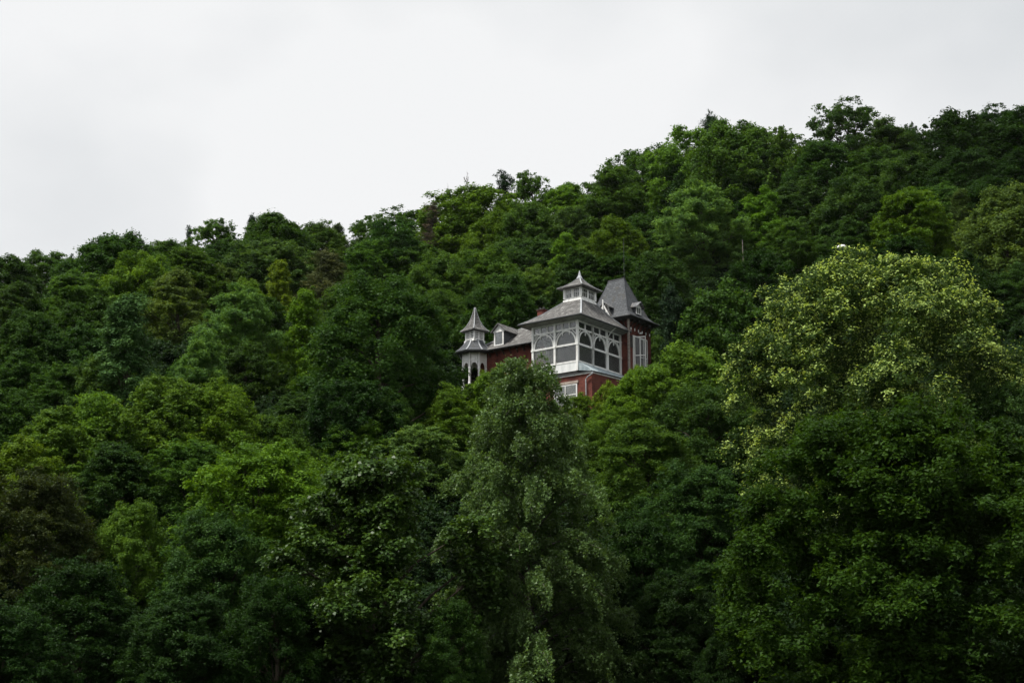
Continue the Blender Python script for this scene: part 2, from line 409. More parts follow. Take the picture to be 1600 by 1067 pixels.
    # trunk and limbs
    mb = MB(); r0 = trunk_r * H
    top = (0.86 if limbs else 0.5) * H
    def tp(z):
        t = z / H
        return np.array([0.02 * W * math.sin(t * 5 + seed), 0.02 * W * math.cos(t * 4 + seed * 2), z])
    zs = np.linspace(-1.5, top, 9)
    mb.tube([tp(z) for z in zs], [max(r0 * (1.15 - 0.98 * max(z, 0) / top), 0.03) for z in zs], 8)
    if limbs:
        for q in range(nl):
            z1 = max(0.12 * H, LC[q, 2] - 0.75 * math.hypot(LC[q, 0], LC[q, 1]) - 0.05 * H)
            a = tp(min(z1, top * 0.95)); b = LC[q]; mid = (a + b) / 2 + np.array([0, 0, 0.05 * H]) + rng.normal(0, 0.02 * W, 3)
            rb = r0 * 0.42 * (1 - 0.5 * z1 / H)
            mb.tube([a, (a * .5 + mid * .5) + rng.normal(0, .01 * W, 3), mid, b], [rb, rb * .8, rb * .6, rb * .25], 5)
            for _ in range(3):
                dd = unit(rng.normal(size=(1, 3)) + np.array([[0, 0, 0.4]]))[0]
                mb.tube([mid * .4 + b * .6, b + dd * rad[q] * 0.75], [rb * .35, rb * .12], 4)
    tm = mesh_from(name + '_trunk', mb.V, mb.F, M[bark])
    return me, tm

def birch(name, seed, W, H):
    rng = np.random.default_rng(seed)
    tr = MB()
    def tp(z): t = z / H; return np.array([0.25 * math.sin(t * 4), 0.2 * math.cos(t * 3) - .2, z])
    zs = np.linspace(-1.5, H * 0.97, 12)
    tr.tube([tp(z) for z in zs], [max(0.23 * (1 - max(z, 0) / H), 0.025) for z in zs], 8)
    Ps, Ns, Ls, Ts, Vs = [], [], [], [], []
    nb = 120
    for b in range(nb):
        u = (b + rng.uniform(0, 1)) / nb
        zb = H * (0.03 + 0.93 * u)
        az = b * 2.39996 + rng.uniform(-.4, .4)
        env = 0.5 * W * (1.0 - u) ** 0.58 * rng.uniform(0.72, 1.12) + 0.5
        a = tp(zb); o = np.array([math.cos(az), math.sin(az), 0])
        rise = env * rng.uniform(0.35, 0.75) * (0.6 + 0.7 * u)
        npt = 7; pts = []
        for k in range(npt):
            t = k / (npt - 1)
            pts.append(a + o * env * t + np.array([0, 0, rise * math.sin(t * 2.0) * 0.9 - 0.25 * env * t * t]) + rng.normal(0, .05, 3) * t)
        tr.tube(pts, [0.055 * (1 - .85 * k / (npt - 1)) * (1.2 - .6 * u) for k in range(npt)], 4)
        cv = rng.normal(0, 0.10)
        ns_ = int(13 + env * 5.6)
        for s in range(ns_):
            t = 0.10 + 0.90 * rng.random() ** 0.8
            f = t * (npt - 1); k = min(int(f), npt - 2); p0 = pts[k] * (1 - (f - k)) + pts[k + 1] * (f - k)
            p0 = p0 + rng.normal(0, 0.22, 3)
            ln = rng.uniform(0.45, 1.0) * (0.75 + 0.75 * (1 - u)) * (0.6 + 0.4 * t)
            sw = rng.normal(0, 0.16, 3); sw[2] = 0
            m = int(ln * 78 + 16)
            q = rng.random(m)
            up = (0.40 * np.sin(np.minimum(q * 3.0, 3.14159)) - 0.85 * q) * ln
            p = p0 + np.outer(q, (o * 0.50 + sw)) * ln + np.stack([np.zeros(m), np.zeros(m), up], 1) + rng.normal(0, 0.085, (m, 3))
            Ps.append(p)
            Ns.append(unit(rng.normal(size=(m, 3)) + o * 0.5 + np.array([0, 0, 0.45])))
            Ls.append(rng.uniform(0.085, 0.155, m))
            T = rng.normal(size=(m, 3)) * 0.6 + np.array([0, 0, -1.0]); Ts.append(T)
            Vs.append(np.clip(1 + cv + rng.normal(0, .2, m), .5, 1.8))
    P = np.vstack(Ps); Nn = np.vstack(Ns); L = np.concatenate(Ls); T = np.vstack(Ts); v = np.concatenate(Vs)
    kz = H / np.percentile(P[:, 2], 99.9); P[:, 2] *= kz
    k = (W * .5) / np.percentile(np.hypot(P[:, 0], P[:, 1]), 98); P[:, :2] *= k
    tint = np.stack([v, v, v], 1)
    return leaves_mesh(name + '_crown', P, Nn, L, tint, M['leaf_birch'], 0.72, T, rng), mesh_from(name + '_trunk', tr.V, tr.F, M['birch_bark'])

def bare(name, seed, W, H, leafy=0):
    rng = np.random.default_rng(seed); mb = MB()
    zs = np.linspace(-1.5, H, 9)
    tp = lambda z: np.array([0.05 * W * math.sin(z * .5), 0.05 * W * math.cos(z * .4), z])
    mb.tube([tp(z) for z in zs], [max(0.012 * H * (1 - max(z, 0) / H), 0.025) for z in zs], 6)
    for b in range(46):
        z = H * rng.uniform(0.3, 0.97); a = tp(z); t = z / H
        o = unit(np.array([[rng.normal(), rng.normal(), 0.9 + rng.random()]]))[0]
        ln = W * 0.62 * (1.15 - t) * rng.uniform(.6, 1.2) + 0.3
        m1 = a + o * ln * .5 + rng.normal(0, .04 * W, 3); e = a + o * ln + np.array([0, 0, .15 * ln])
        mb.tube([a, m1, e], [0.05, 0.035, 0.02], 4)
        for _ in range(5):
            s = m1 * (1 - (q := rng.random())) + e * q
            d = unit(np.array([[rng.normal() * .7, rng.normal() * .7, rng.normal() * .5 + .8]]))[0]
            mb.tube([s, s + d * ln * rng.uniform(.25, .5)], [0.025, 0.013], 3)
    return mb

SPEC = {}   # species -> (name, W, H, crown mesh, trunk mesh)
def reg(key, name, W, H, meshes): SPEC[key] = (name, W, H, *meshes)
def regc(key, name, seed, W, H, z0, **k): reg(key, name, W, H, crown(key, seed, W, H, z0, **k))

# hillside trees, eight forms
regc('m1', 'broadleaf_tree', 11, 9, 11, 0.5, prof='dome', nl=30, lr=.150, pr=.068, leaf=.20, spikes=2, shell=0.7)
regc('m2', 'broadleaf_tree', 12, 9, 11, 0.5, prof='oval', nl=34, lr=.140, pr=.066, leaf=.20, spikes=3, shell=0.65)
regc('m3', 'broadleaf_tree', 13, 9, 11.5, 0.5, prof='egg', nl=32, lr=.145, pr=.066, leaf=.20, flat=.6, upn=.7, spikes=3, shell=0.6)
regc('m4', 'broadleaf_tree', 14, 9, 10.5, 0.5, prof='dome', nl=40, lr=.125, pr=.062, leaf=.19, flat=.7, spikes=2, shell=0.75)
regc('m5', 'broadleaf_tree', 15, 9, 12, 0.5, prof='egg', nl=30, lr=.160, pr=.066, leaf=.20, flat=.85, spikes=3, lean=.06, shell=0.6)
regc('m6', 'broadleaf_tree', 16, 9, 11, 0.5, prof='dome', nl=26, lr=.170, pr=.066, leaf=.20, flat=.55, upn=.8, spikes=3, shell=0.55)
regc('m7', 'broadleaf_tree', 17, 9, 10.5, 0.5, prof='oval', nl=38, lr=.130, pr=.064, leaf=.19, spikes=4, lean=-.05, shell=0.7)
regc('m8', 'broadleaf_tree', 18, 9, 11.5, 0.5, prof='dome', nl=32, lr=.145, pr=.066, leaf=.195, flat=.65, droop=.4, spikes=3, shell=0.65)
regc('loose1', 'broadleaf_tree', 21, 8, 11, 0.8, prof='dome', nl=24, lr=.165, pr=.050, dens=1.6, cover=.52, leaf=.18, spikes=7, inner=.05, shell=0.25)
regc('loose2', 'broadleaf_tree', 22, 7, 10.5, 0.8, prof='dome', nl=22, lr=.17, pr=.052, dens=1.6, cover=.50, leaf=.18, spikes=8, inner=.04, shell=0.25)
regc('slim', 'broadleaf_tree', 23, 6, 13, 0.6, prof='egg', nl=30, lr=.19, pr=.085, leaf=.20, flat=.7, upn=.8)
regc('pine1', 'conifer_tree', 31, 5, 12, 1.0, prof='cone', nl=46, lr=.11, pr=.05, dens=1.3, cover=.5, leaf=.28, ratio=.2, mat='needle', spikes=3, flat=.6, irr=.3, branchy=.9)
regc('pine2', 'conifer_tree', 32, 6, 11, 1.0, prof='cone', nl=40, lr=.12, pr=.055, dens=1.4, cover=.55, leaf=.28, ratio=.2, mat='needle', spikes=4, irr=.5, branchy=.9)
regc('brown', 'dead_conifer', 34, 5, 12, 0.8, prof='cone', nl=44, lr=.12, pr=.05, dens=.8, cover=.6, leaf=.26, ratio=.14, mat='needle', spikes=4, flat=.7, branchy=.95, bark='dead_wood', irr=.5)
regc('larch', 'conifer_tree', 33, 8, 15, 0.6, prof='cone', nl=44, lr=.13, pr=.065, dens=1.6, leaf=.26, ratio=.35, mat='needle', spikes=3, flat=.5, upn=.8, droop=.8)
regc('shrub', 'shrub', 41, 4.2, 3.8, 0.1, prof='dome', nl=12, lr=.20, pr=.10, leaf=.20, spikes=3, limbs=False)
regc('ash', 'broadleaf_tree', 54, 8, 11, 0.6, prof='oval', nl=30, lr=.15, pr=.072, leaf=.23, ratio=.36, flat=.5, upn=.9, droop=.5, spikes=3, shell=0.45)
regc('ash2', 'broadleaf_tree', 55, 7, 10, 0.6, prof='egg', nl=28, lr=.16, pr=.076, leaf=.22, ratio=.36, flat=.5, upn=.9, droop=.6, spikes=4, shell=0.45)
regc('cypress', 'columnar_conifer', 61, 2.2, 7.0, 0.1, prof='col', nl=28, lr=.28, pr=.15, leaf=.18, ratio=.35, mat='needle', spikes=1, limbs=False)
regc('bush', 'shrub', 62, 3.6, 3.6, 0.1, prof='dome', nl=16, lr=.18, pr=.085, leaf=.125, spikes=6, limbs=False, shell=0.4)
# near
regc('linden', 'linden_tree', 71, 16, 20, 0.6, prof='full', nl=62, lr=.118, pr=.046, dens=1.5, cover=.72, leaf=.185, ratio=.62, bract=.38, spikes=6, branchy=.3, irr=.3, flat=.9, upn=.45, limbs=False, shell=0.35)
regc('maple', 'maple_tree', 72, 13, 15, 0.3, prof='egg', nl=46, lr=.13, pr=.052, dens=1.6, leaf=.22, ratio=.75, flat=.42, upn=1.1, droop=.7, mat='leaf_glossy', spikes=3, quad=True)
regc('dome', 'broadleaf_tree', 73, 17, 17, 0.2, prof='full', nl=96, lr=.105, pr=.046, dens=1.4, leaf=.205, flat=.6, upn=.7, droop=.5, spikes=4, limbs=False, shell=0.2)
regc('near1', 'broadleaf_tree', 74, 10, 13, 0.3, prof='dome', nl=40, lr=.14, pr=.060, dens=1.6, leaf=.175, spikes=4, shell=0.5)
regc('near2', 'broadleaf_tree', 75, 10, 13, 0.3, prof='dome', nl=40, lr=.14, pr=.060, dens=1.6, leaf=.22, ratio=.4, flat=.55, upn=.9, droop=.6, spikes=4, shell=0.45)
regc('near3', 'broadleaf_tree', 76, 10, 12, 0.3, prof='full', nl=42, lr=.14, pr=.060, dens=1.6, leaf=.175, flat=.7, spikes=3, shell=0.55)
reg('birch', 'birch_tree', 9.6, 17, birch('birch', 81, 9.6, 17))
_d = bare('dead', 91, 4, 12); reg('dead', 'dead_tree', 4, 12, (None, mesh_from('dead_wood', _d.V, _d.F, M['dead_wood'])))

# ------------------------------------------------------------------ planting
TINT = dict(
    D=(.042, .088, .016), O=(.066, .130, .019), M=(.098, .184, .019), G=(.076, .142, .034), L=(.105, .205, .046),
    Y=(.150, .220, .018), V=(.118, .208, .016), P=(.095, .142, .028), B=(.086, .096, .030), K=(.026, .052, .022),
    T=(.096, .164, .013), H=(.105, .165, .034), U=(.022, .052, .009), X=(.105, .090, .058), R=(.044, .062, .016), N=(.046, .084, .019),  # U's colour carries the edge dimming, N's the linden's shaded gaps
    Q=(.032, .072, .009), W=(.060, .116, .021), C=(.022, .046, .018), E=(.125, .235, .056), S=(.062, .096, .034), Z=(.100, .184, .056))  # Q kept dark to stand for dimness in the lower corner
rngp = np.random.default_rng(5)
TREES = []
FIXED = {(425, 384): 196, (440, 407): 178, (395, 438): 172, (512, 392): 186, (484, 452): 130, (372, 450): 130, (596, 432): 113}      # distances that need care
FORMS = 'm1 m2 m3 m4 m5 m6 m7 m8'.split()
def plant(sp, px, yt, wpx, tint, label, D=None, group=None, base=None, wide=1.0, rot=None):
    if sp[:3] in ('oak', 'mid'): sp = FORMS[(len(TREES) * 3 + len(TREES) // 8) % 8]; wpx = wpx * 1.12
    if sp == 'near1' and len(TREES) % 2: sp = 'near3'
    name, W, H, cm, tm = SPEC[sp]
    r = ray(px, yt); asp = H / W
    D = D or FIXED.get((px, yt))
    if D is None:
        Ds = np.arange(72, 285, 0.5)
        zr = CAM[2] + r[2] / r[1] * Ds; xs = r[0] / r[1] * Ds
        g = zr - terrain(xs, Ds)
        need = asp * wpx * Ds / F1600
        ok = np.nonzero(g <= need)[0]
        D = float(Ds[ok[0]]) if len(ok) else float(Ds[np.argmin(g - need)])
        if tint in ('Y', 'V', 'L', 'X'): D *= 0.90 if tint == 'Y' else 0.955
    x = r[0] / r[1] * D; zt = CAM[2] + r[2] / r[1] * D
    zg = float(terrain(x, D)) if base is None else base
    hh = zt - zg; ww = wide * wpx * math.hypot(D, zt) / F1600
    rt = bpy.data.objects.new(name, None); COL.objects.link(rt)
    rt.empty_display_size = 0.5
    rt.location = (x, D, zg)
    sx = ww / W; sz = hh / H
    rot = rngp.uniform(0, 6.28) if rot is None else rot; qx = rngp.uniform(.92, 1.10); tx_, ty_ = rngp.normal(0, .035, 2)
    tag(rt, label, 'shrub' if name == 'shrub' else ('conifer' if 'conifer' in name else 'tree'), group)
    c = TINT[tint] if isinstance(tint, str) else tint
    j = rngp.uniform(0.88, 1.14); c = (c[0] * rngp.uniform(.90, 1.08), c[1], c[2] * rngp.uniform(.85, 1.15))
    for nm, me in (('crown', cm), ('trunk', tm)):
        if me is None: continue
        o = link(nm, me, rt)
        o.scale = (sx * qx, sx / qx, sz); o.rotation_euler = (tx_, ty_, rot)
        if nm == 'crown': o.color = (c[0] * j, c[1] * j, c[2] * j, 1)
    TREES.append((sp, px, yt, wpx, D, hh, ww))
    return rt




# ------------------------------------------------------------------ the trees, each where the hillside carries it
SKY = 'trees along the skyline'
for a in (
    ('oak1', 18, 406, 84, 'D', 'dark broadleaf tree at the left end of the skyline'),
    ('oak1', 76, 397, 84, 'O', 'loose open-topped broadleaf tree, second on the skyline from the left edge'),
    ('pine1', 115, 396, 24, 'K', 'tiny spiky conifer tip in the dip of the left skyline'),
    ('oak2', 182, 367, 118, 'D', 'broad dark round-topped tree right of the dip in the left skyline'),
    ('oak3', 258, 377, 70, 'O', 'small green crown on the skyline just right of the broad dark round tree'),
    ('pine1', 302, 353, 30, 'K', 'short dark conifer on the skyline beside a loose pale crown, far left'),
    ('loose2', 342, 343, 84, 'O', 'loose pale crown with sky gaps on the left skyline'),
    ('pine2', 388, 337, 44, 'K', 'dark pine touching the round crown at the top of the left skyline'),
    ('oak1', 436, 336, 104, 'D', 'dark round crown forming the top of the left skyline'),
    ('oak4', 494, 352, 70, 'O', 'low green crown on the skyline just right of its left summit'),
    ('loose1', 520, 350, 44, 'S', 'thin-topped small tree in the low stretch of skyline left of centre'),
    ('loose2', 570, 342, 76, 'O', 'sparse twiggy crown on the skyline left of the tall loose crown'),
    ('loose1', 626, 330, 92, 'O', 'tall loose crown with spaced leaves left of the dead brown tree'),
    ('oak2', 735, 297, 112, 'M', 'bright green crown at the step in the skyline below two bare tops'),
    ('pine1', 787, 270, 84, 'K', 'dark pointed conifer standing above the skyline at centre'),
    ('loose2', 842, 273, 74, 'O', 'loose crown with sky gaps right of the dark pointed conifer'),
    ('oak4', 896, 287, 96, 'M', 'rounded mid-green crown on the rising skyline right of centre'),
    ('oak3', 957, 266, 90, 'O', 'green crown low on the steep rise of the skyline'),
    ('oak1', 1012, 236, 96, 'O', 'green crown halfway up the steep rise of the skyline'),
    ('loose1', 1062, 202, 100, 'M', 'loose light green crown at the top of the steep rise'),
    ('pine2', 1122, 174, 76, 'K', 'dark conifer top poking above the right skyline'),
    ('oak2', 1160, 197, 116, 'O', 'leafy crown just right of the dark conifer top on the skyline'),
    ('loose2', 1226, 203, 76, 'O', 'ragged crown in the shallow dip of the right skyline'),
    ('loose1', 1313, 163, 108, 'D', 'tall ragged crown with upright shoots, highest of the right skyline'),
    ('oak3', 1382, 196, 96, 'D', 'dark level-topped crown right of the tallest ragged one'),
    ('loose2', 1421, 195, 40, 'D', 'narrow see-through crown beside the gap in the right skyline'),
    ('oak1', 1488, 188, 124, 'U', 'very dark round crown right of the gap in the right skyline'),
    ('loose1', 1548, 170, 90, 'U', 'very dark ragged crown near the right end of the skyline'),
    ('oak2', 1606, 168, 110, 'U', 'very dark crown cut by the right edge of the picture at the skyline'),
): plant(a[0], a[1], a[2], a[3] * 1.15, *a[4:], D=278 if 'pine' in a[0] else None, group=SKY, wide=1.0 if 'pine' in a[0] else 1.32)

UP = 'trees on the upper slope'
for a in (
    ('oak4', 30, 440, 110, 'D', 'dark crown below the skyline at the left edge'),
    ('oak2', 118, 428, 118, 'O', 'soft mid-green crown under the dip in the left skyline'),
    ('oak3', 215, 398, 120, 'M', 'yellowish green crown in front of the broad dark round skyline tree'),
    ('oak1', 60, 492, 120, 'D', 'dark crown second below the skyline at the far left'),
    ('oak4', 150, 470, 110, 'D', 'shadowy crown left of the pale conical conifer'),
    ('oak2', 300, 385, 112, 'O', 'wide green crown below the short dark conifer on the left'),
    ('oak4', 365, 378, 96, 'D', 'dark crown under the pine on the left skyline'),
    ('oak1', 425, 384, 150, 'G', 'large smooth domed grey-green crown above the small yellow tree'),
    ('slim', 440, 407, 52, 'Y', 'small bright yellow tree high on the left slope'),
    ('oak3', 395, 438, 56, 'V', 'yellow-green sapling just left below the small yellow tree'),
    ('pine2', 512, 392, 104, 'B', 'brownish pine with a bare trunk below the left skyline'),
    ('oak3', 585, 380, 100, 'O', 'green crown between the brownish pine and the tall loose crown'),
    ('oak1', 610, 352, 112, 'D', 'dark crown under the tall loose crown of the skyline'),
    ('oak4', 655, 385, 90, 'O', 'green crown at the foot of the dead brown tree'),
    ('oak2', 705, 345, 96, 'O', 'green crown right of the dead brown tree'),
    ('oak3', 766, 335, 106, 'M', 'bright green crown below the dark pointed conifer'),
    ('oak1', 830, 322, 106, 'O', 'broad green crown below the loose crown at centre'),
    ('oak4', 890, 326, 100, 'G', 'smooth blue-green crown below the rising skyline'),
    ('oak2', 945, 312, 96, 'O', 'mid-green crown beneath the low part of the steep rise'),
    ('oak3', 1005, 288, 104, 'O', 'mid-green crown beneath the middle of the steep rise'),
    ('oak1', 1062, 256, 104, 'D', 'dark crown beneath the loose light green skyline crown'),
    ('oak2', 1128, 240, 120, 'O', 'broad leafy crown below the dark conifer top on the right'),
    ('oak4', 1206, 236, 110, 'D', 'dark crown under the ragged dip of the right skyline'),
    ('oak1', 1285, 222, 124, 'D', 'broad dark crown under the tallest ragged skyline tree'),
    ('oak3', 1362, 236, 116, 'D', 'dark tiered crown under the level-topped skyline tree'),
    ('oak2', 1432, 246, 104, 'O', 'dull green crown below the gap in the right skyline'),
    ('oak4', 1508, 236, 124, 'U', 'very dark crown below the round one at the right skyline'),
    ('oak1', 1590, 232, 116, 'U', 'very dark crown second below the skyline at the right edge'),
    ('oak2', 1150, 282, 96, 'D', 'dark crown right behind the pale spreading tree on the slope'),
    ('oak3', 1245, 290, 110, 'D', 'shadowed crown above the yellow-green sapling on the right slope'),
    ('oak1', 1330, 284, 116, 'D', 'shadowed crown up left of the bright layered maple-like tree'),
    ('oak4', 1462, 290, 100, 'O', 'dull crown right above the bright layered tree on the right'),
    ('oak2', 1540, 282, 106, 'U', 'nearly black crown above the dusty olive tree'),
    ('oak4', 1000, 335, 96, 'D', 'dark crown left of the pale spreading tree on the slope'),
    ('oak3', 690, 402, 116, 'O', 'wide mid-green crown above the big dark round tree'),
    ('oak1', 765, 388, 116, 'O', 'soft green crown up left of the chimney'),
    ('oak2', 830, 372, 104, 'D', 'dark crown high above the chimney'),
): plant(*a, group=UP, wide=1.15)

MIDG = 'trees on the middle slope'
for a in (
    ('oak3', 962, 346, 112, 'T', 'warm green layered crown above the slate tower roof'),
    ('slim', 880, 366, 66, 'V', 'yellowish sapling high above the white lantern roof'),
    ('ash', 1092, 290, 142, 'E', 'pale green spreading tree with bare forked trunk behind the house'),
    ('ash2', 1192, 298, 106, 'M', 'fresh green tree just right of the pale spreading tree'),
    ('oak3', 1270, 326, 76, 'T', 'rounded yellow-green sapling in the dark of the right slope'),
    ('mid3', 1412, 300, 132, 'T', 'brighter yellowish green layered tree above the pale linden'),
    ('larch', 1492, 300, 76, 'P', 'thin olive conifer-like tree right of the bright layered tree'),
    ('mid2', 1562, 300, 164, 'P', 'dusty olive tree with fine leaves at the right edge'),
    ('ash', 1240, 345, 110, 'O', 'leafy green crown left above the white dome'),
    ('mid1', 1330, 345, 96, 'D', 'green crown right behind the top of the pale linden'),
    ('oak4', 1400, 372, 110, 'U', 'dark crown between the bright layered tree and the pale linden'),
    ('mid1', 1500, 400, 130, 'U', 'dark crown behind the right shoulder of the pale linden'),
    ('mid2', 1590, 412, 110, 'D', 'green crown right of the pale linden at the picture edge'),
    ('larch', 208, 462, 150, 'G', 'tall soft conical grey-green tree on the left slope'),
    ('oak2', 285, 424, 116, 'P', 'olive crown left above the pale feathery tree'),
    ('oak1', 345, 416, 86, 'P', 'olive round crown behind the pale feathery tree'),
    ('oak4', 410, 466, 86, 'D', 'small dark round crown between pale feathery and yellow-green trees'),
    ('oak2', 560, 436, 120, 'O', 'olive crown behind the big dark round tree'),
    ('oak3', 455, 440, 70, 'D', 'dark crown directly below the small yellow tree'),
    ('ash', 372, 450, 136, 'L', 'tall pale feathery tree on the left slope'),
    ('ash2', 318, 520, 120, 'L', 'lower pale feathery crown left of the tall one'),
    ('slim', 484, 452, 82, 'V', 'tall yellow-green tree left of the big dark round one'),
    ('ash2', 445, 545, 76, 'V', 'yellow-green lower crown at the left of the big dark round tree'),
    ('mid1', 385, 540, 110, 'D', 'dark crown between the two yellow-green crowns and the feathery tree'),
    ('near1', 596, 432, 250, 'D', 'big dark round tree left of the turret'),
    ('mid1', 775, 430, 120, 'D', 'dark crown behind the turret and dormer'),
    ('ash2', 838, 412, 96, 'H', 'pale green small-leaved crown just above the chimney'),
    ('oak4', 905, 392, 110, 'D', 'dark crown behind the white lantern roof'),
    ('oak2', 965, 398, 104, 'D', 'dark crown behind the slate tower roof'),
    ('mid1', 1025, 400, 110, 'D', 'dark crown behind the columnar conifer'),
    ('mid2', 1190, 392, 110, 'U', 'dark crown left of the top of the pale linden'),
    ('oak3', 120, 510, 120, 'D', 'dark crown left below the tall conical tree'),
    ('oak2', 30, 548, 116, 'D', 'dark crown midway down the left edge'),
    ('oak4', 100, 570, 110, 'O', 'dull green crown midway down the slope at the far left'),
    ('mid2', 175, 560, 120, 'G', 'soft grey-green crown below the tall conical tree'),
    ('mid3', 225, 578, 96, 'T', 'dark yellowish layered crown above the row of oak-like trees'),
    ('mid1', 300, 565, 110, 'O', 'green crown below the lower pale feathery crown'),
    ('mid1', 20, 610, 130, 'D', 'dark crown at the left edge above the lower wood'),
    ('mid2', 470, 620, 110, 'D', 'dark crown at the lower left foot of the big dark round tree'),
    ('mid1', 555, 600, 150, 'U', 'very dark crown under the big dark round tree'),
    ('mid2', 650, 560, 120, 'U', 'very dark crown beneath the turret on its left'),
): plant(*a, group=MIDG, wide=1.08)
plant('mid2', 690, 455, 96, 'O', 'green crown between the big dark round tree and the turret spire', D=152, group=MIDG)
plant('cypress', 1050, 446, 44, 'C', 'dark slender columnar conifer right of the house', D=138, group='conifers')
plant('bush', 1132, 446, 150, 'O', 'wide leafy bush right of the columnar conifer', D=138)
plant('bush', 1018, 522, 60, 'O', 'low green bush between the tower wall and columnar conifer', D=146)

LOW = 'trees on the lower slope'
for a in (
    ('mid1', 90, 640, 150, 'M', 'rounded green crown on the lower slope near the left edge'),
    ('mid2', 165, 618, 150, 'M', 'lumpy bright-topped oak-like crown, lower left'),
    ('mid1', 268, 596, 156, 'M', 'tallest lumpy oak-like crown of the lower left row'),
    ('mid2', 350, 600, 140, 'M', 'lumpy oak-like crown at the right end of the lower left row'),
    ('mid1', 30, 690, 150, 'T', 'yellowish dark crown at the left edge, lower slope'),
    ('mid3', 190, 690, 150, 'D', 'dark crown below the lumpy oak-like row'),
    ('mid2', 300, 690, 140, 'O', 'dull green crown left above the bright ash-like tree'),
    ('mid1', 435, 650, 120, 'O', 'small lumpy crown below the yellow-green lower crown'),
    ('ash', 610, 612, 96, 'L', 'pale feathery small tree left of the birch top'),
    ('mid3', 560, 660, 110, 'M', 'bright green crown left below the pale feathery small tree'),
    ('ash2', 704, 604, 124, 'M', 'fresh green crown touching the left of the birch'),
    ('mid1', 660, 668, 130, 'H', 'pale green leafy crown above the layered maple'),
    ('near2', 395, 690, 260, 'V', 'bright yellow-green ash-like tree, lower left of centre'),
    ('near1', 505, 716, 220, 'M', 'fresh green crown right of the bright ash-like tree'),
    ('mid1', 1065, 545, 150, 'M', 'bright green tree right of the house wall'),
    ('mid2', 990, 580, 96, 'V', 'yellowish green leafy crown at the foot of the house'),
    ('near1', 905, 668, 120, 'M', 'green crown just behind the upper right side of the birch'),
    ('near1', 1095, 600, 170, 'D', 'dense green crown left of the pale linden'),
    ('near1', 1010, 660, 200, 'O', 'dark green crown directly right of the birch'),
    ('near2', 950, 640, 110, 'M', 'fresh green crown behind the right side of the birch'),
    ('near1', 1090, 730, 190, 'D', 'dark crown under the left side of the pale linden'),
): plant(*a, group=LOW, wide=1.12)
plant('bush', 948, 598, 50, 'Y', 'bright yellow-green bush with upright shoots below the brick base', D=126)
plant('bush', 908, 616, 60, 'V', 'pale green bush below the veranda corner, right of birch top', D=125)
plant('bush', 992, 574, 50, 'V', 'yellow-green bush in front of the tower window', D=129)

plant('bush', 772, 578, 76, 'V', 'yellow-green bush below the wing wall, left of the birch top', D=128)
plant('bush', 742, 600, 64, 'M', 'green bush at the foot of the turret columns', D=129)
plant('bush', 800, 590, 70, 'H', 'pale bush hidden behind the birch top below the wing', D=124)
plant('bush', 757, 655, 100, 'M', 'leafy green bush in the gap left of the upper birch', D=112)
FOOT = 'trees at the foot of the slope'
plant('birch', 819, 566, 330, 'Z', 'tall weeping birch with drooping fine leaves, front centre', D=70, rot=0.0, group=FOOT)
plant('linden', 1366, 396, 452, 'N', 'large pale flowering linden with rounded crown on the right', D=90, rot=0.6, group=FOOT)
plant('dome', 1390, 640, 600, 'Q', 'huge dark domed tree filling the lower right corner', D=62, group=FOOT)
plant('maple', 606, 712, 390, 'W', 'layered maple with large glossy leaves left of the birch', D=66, group=FOOT)
for a in (  # bottom trees tinted darker in place of falling light
    ('near2', 205, 786, 150, 'M', 'feathery tree with upright pointed shoots, lower left', 78),
    ('near1', 60, 742, 230, 'R', 'brownish dark green tree in the lower left corner', 76),
    ('near2', 345, 800, 200, 'D', 'dark green tree below the bright ash-like tree', 72),
    ('near1', 130, 880, 240, 'U', 'very dark tree at the bottom left', 66),
    ('near2', 285, 930, 220, 'U', 'dark ash-like tree at the bottom, left of the maple', 63),
    ('near1', 440, 900, 200, 'U', 'very dark tree at the bottom between maple and ash-like tree', 63),
    ('near1', 10, 950, 220, 'U', 'very dark tree in the bottom left corner of the picture', 60),
    ('near2', 1000, 800, 180, 'U', 'dark tree at the right foot of the birch', 74),
    ('near1', 1050, 900, 180, 'U', 'very dark tree between the birch foot and huge domed tree', 70),
    ('near2', 700, 940, 140, 'D', 'low green tree at the bottom left of the birch', 64),
    ('near1', 1560, 600, 190, 'D', 'dark crown at the right edge behind the huge domed tree', 84),
): plant(*a[:6], D=a[6], group=FOOT)
plant('near3', 1140, 985, 130, 'U', 'low dark tree at the bottom edge left of the huge domed tree', D=66, group=FOOT)
plant('brown', 676, 322, 62, 'X', 'bare dead brown tree breaking the skyline left of centre', group='dead trees on the skyline')
plant('dead', 701, 296, 16, 'B', 'thin bare stick of a tree right of the brown dead tree', group='dead trees on the skyline')
plant('dead', 741, 276, 22, 'B', 'pair-like thin bare top above the step in the skyline', group='dead trees on the skyline')
# ------------------------------------------------------------------ the villa
_r = ray(902.6, 564); HO = CAM + _r * (133.0 / _r[1])
villa = bpy.data.objects.new('villa', None); COL.objects.link(villa)
villa.location = HO; villa.rotation_euler = (0, 0, R(-37)); villa.empty_display_size = 1
tag(villa, 'old red brick villa with white arched veranda and slate roofs on the wooded slope', 'house')
# local frame: x runs along the left face towards the camera side, y along the right face away; (0,0,0) is the near veranda corner at sill height

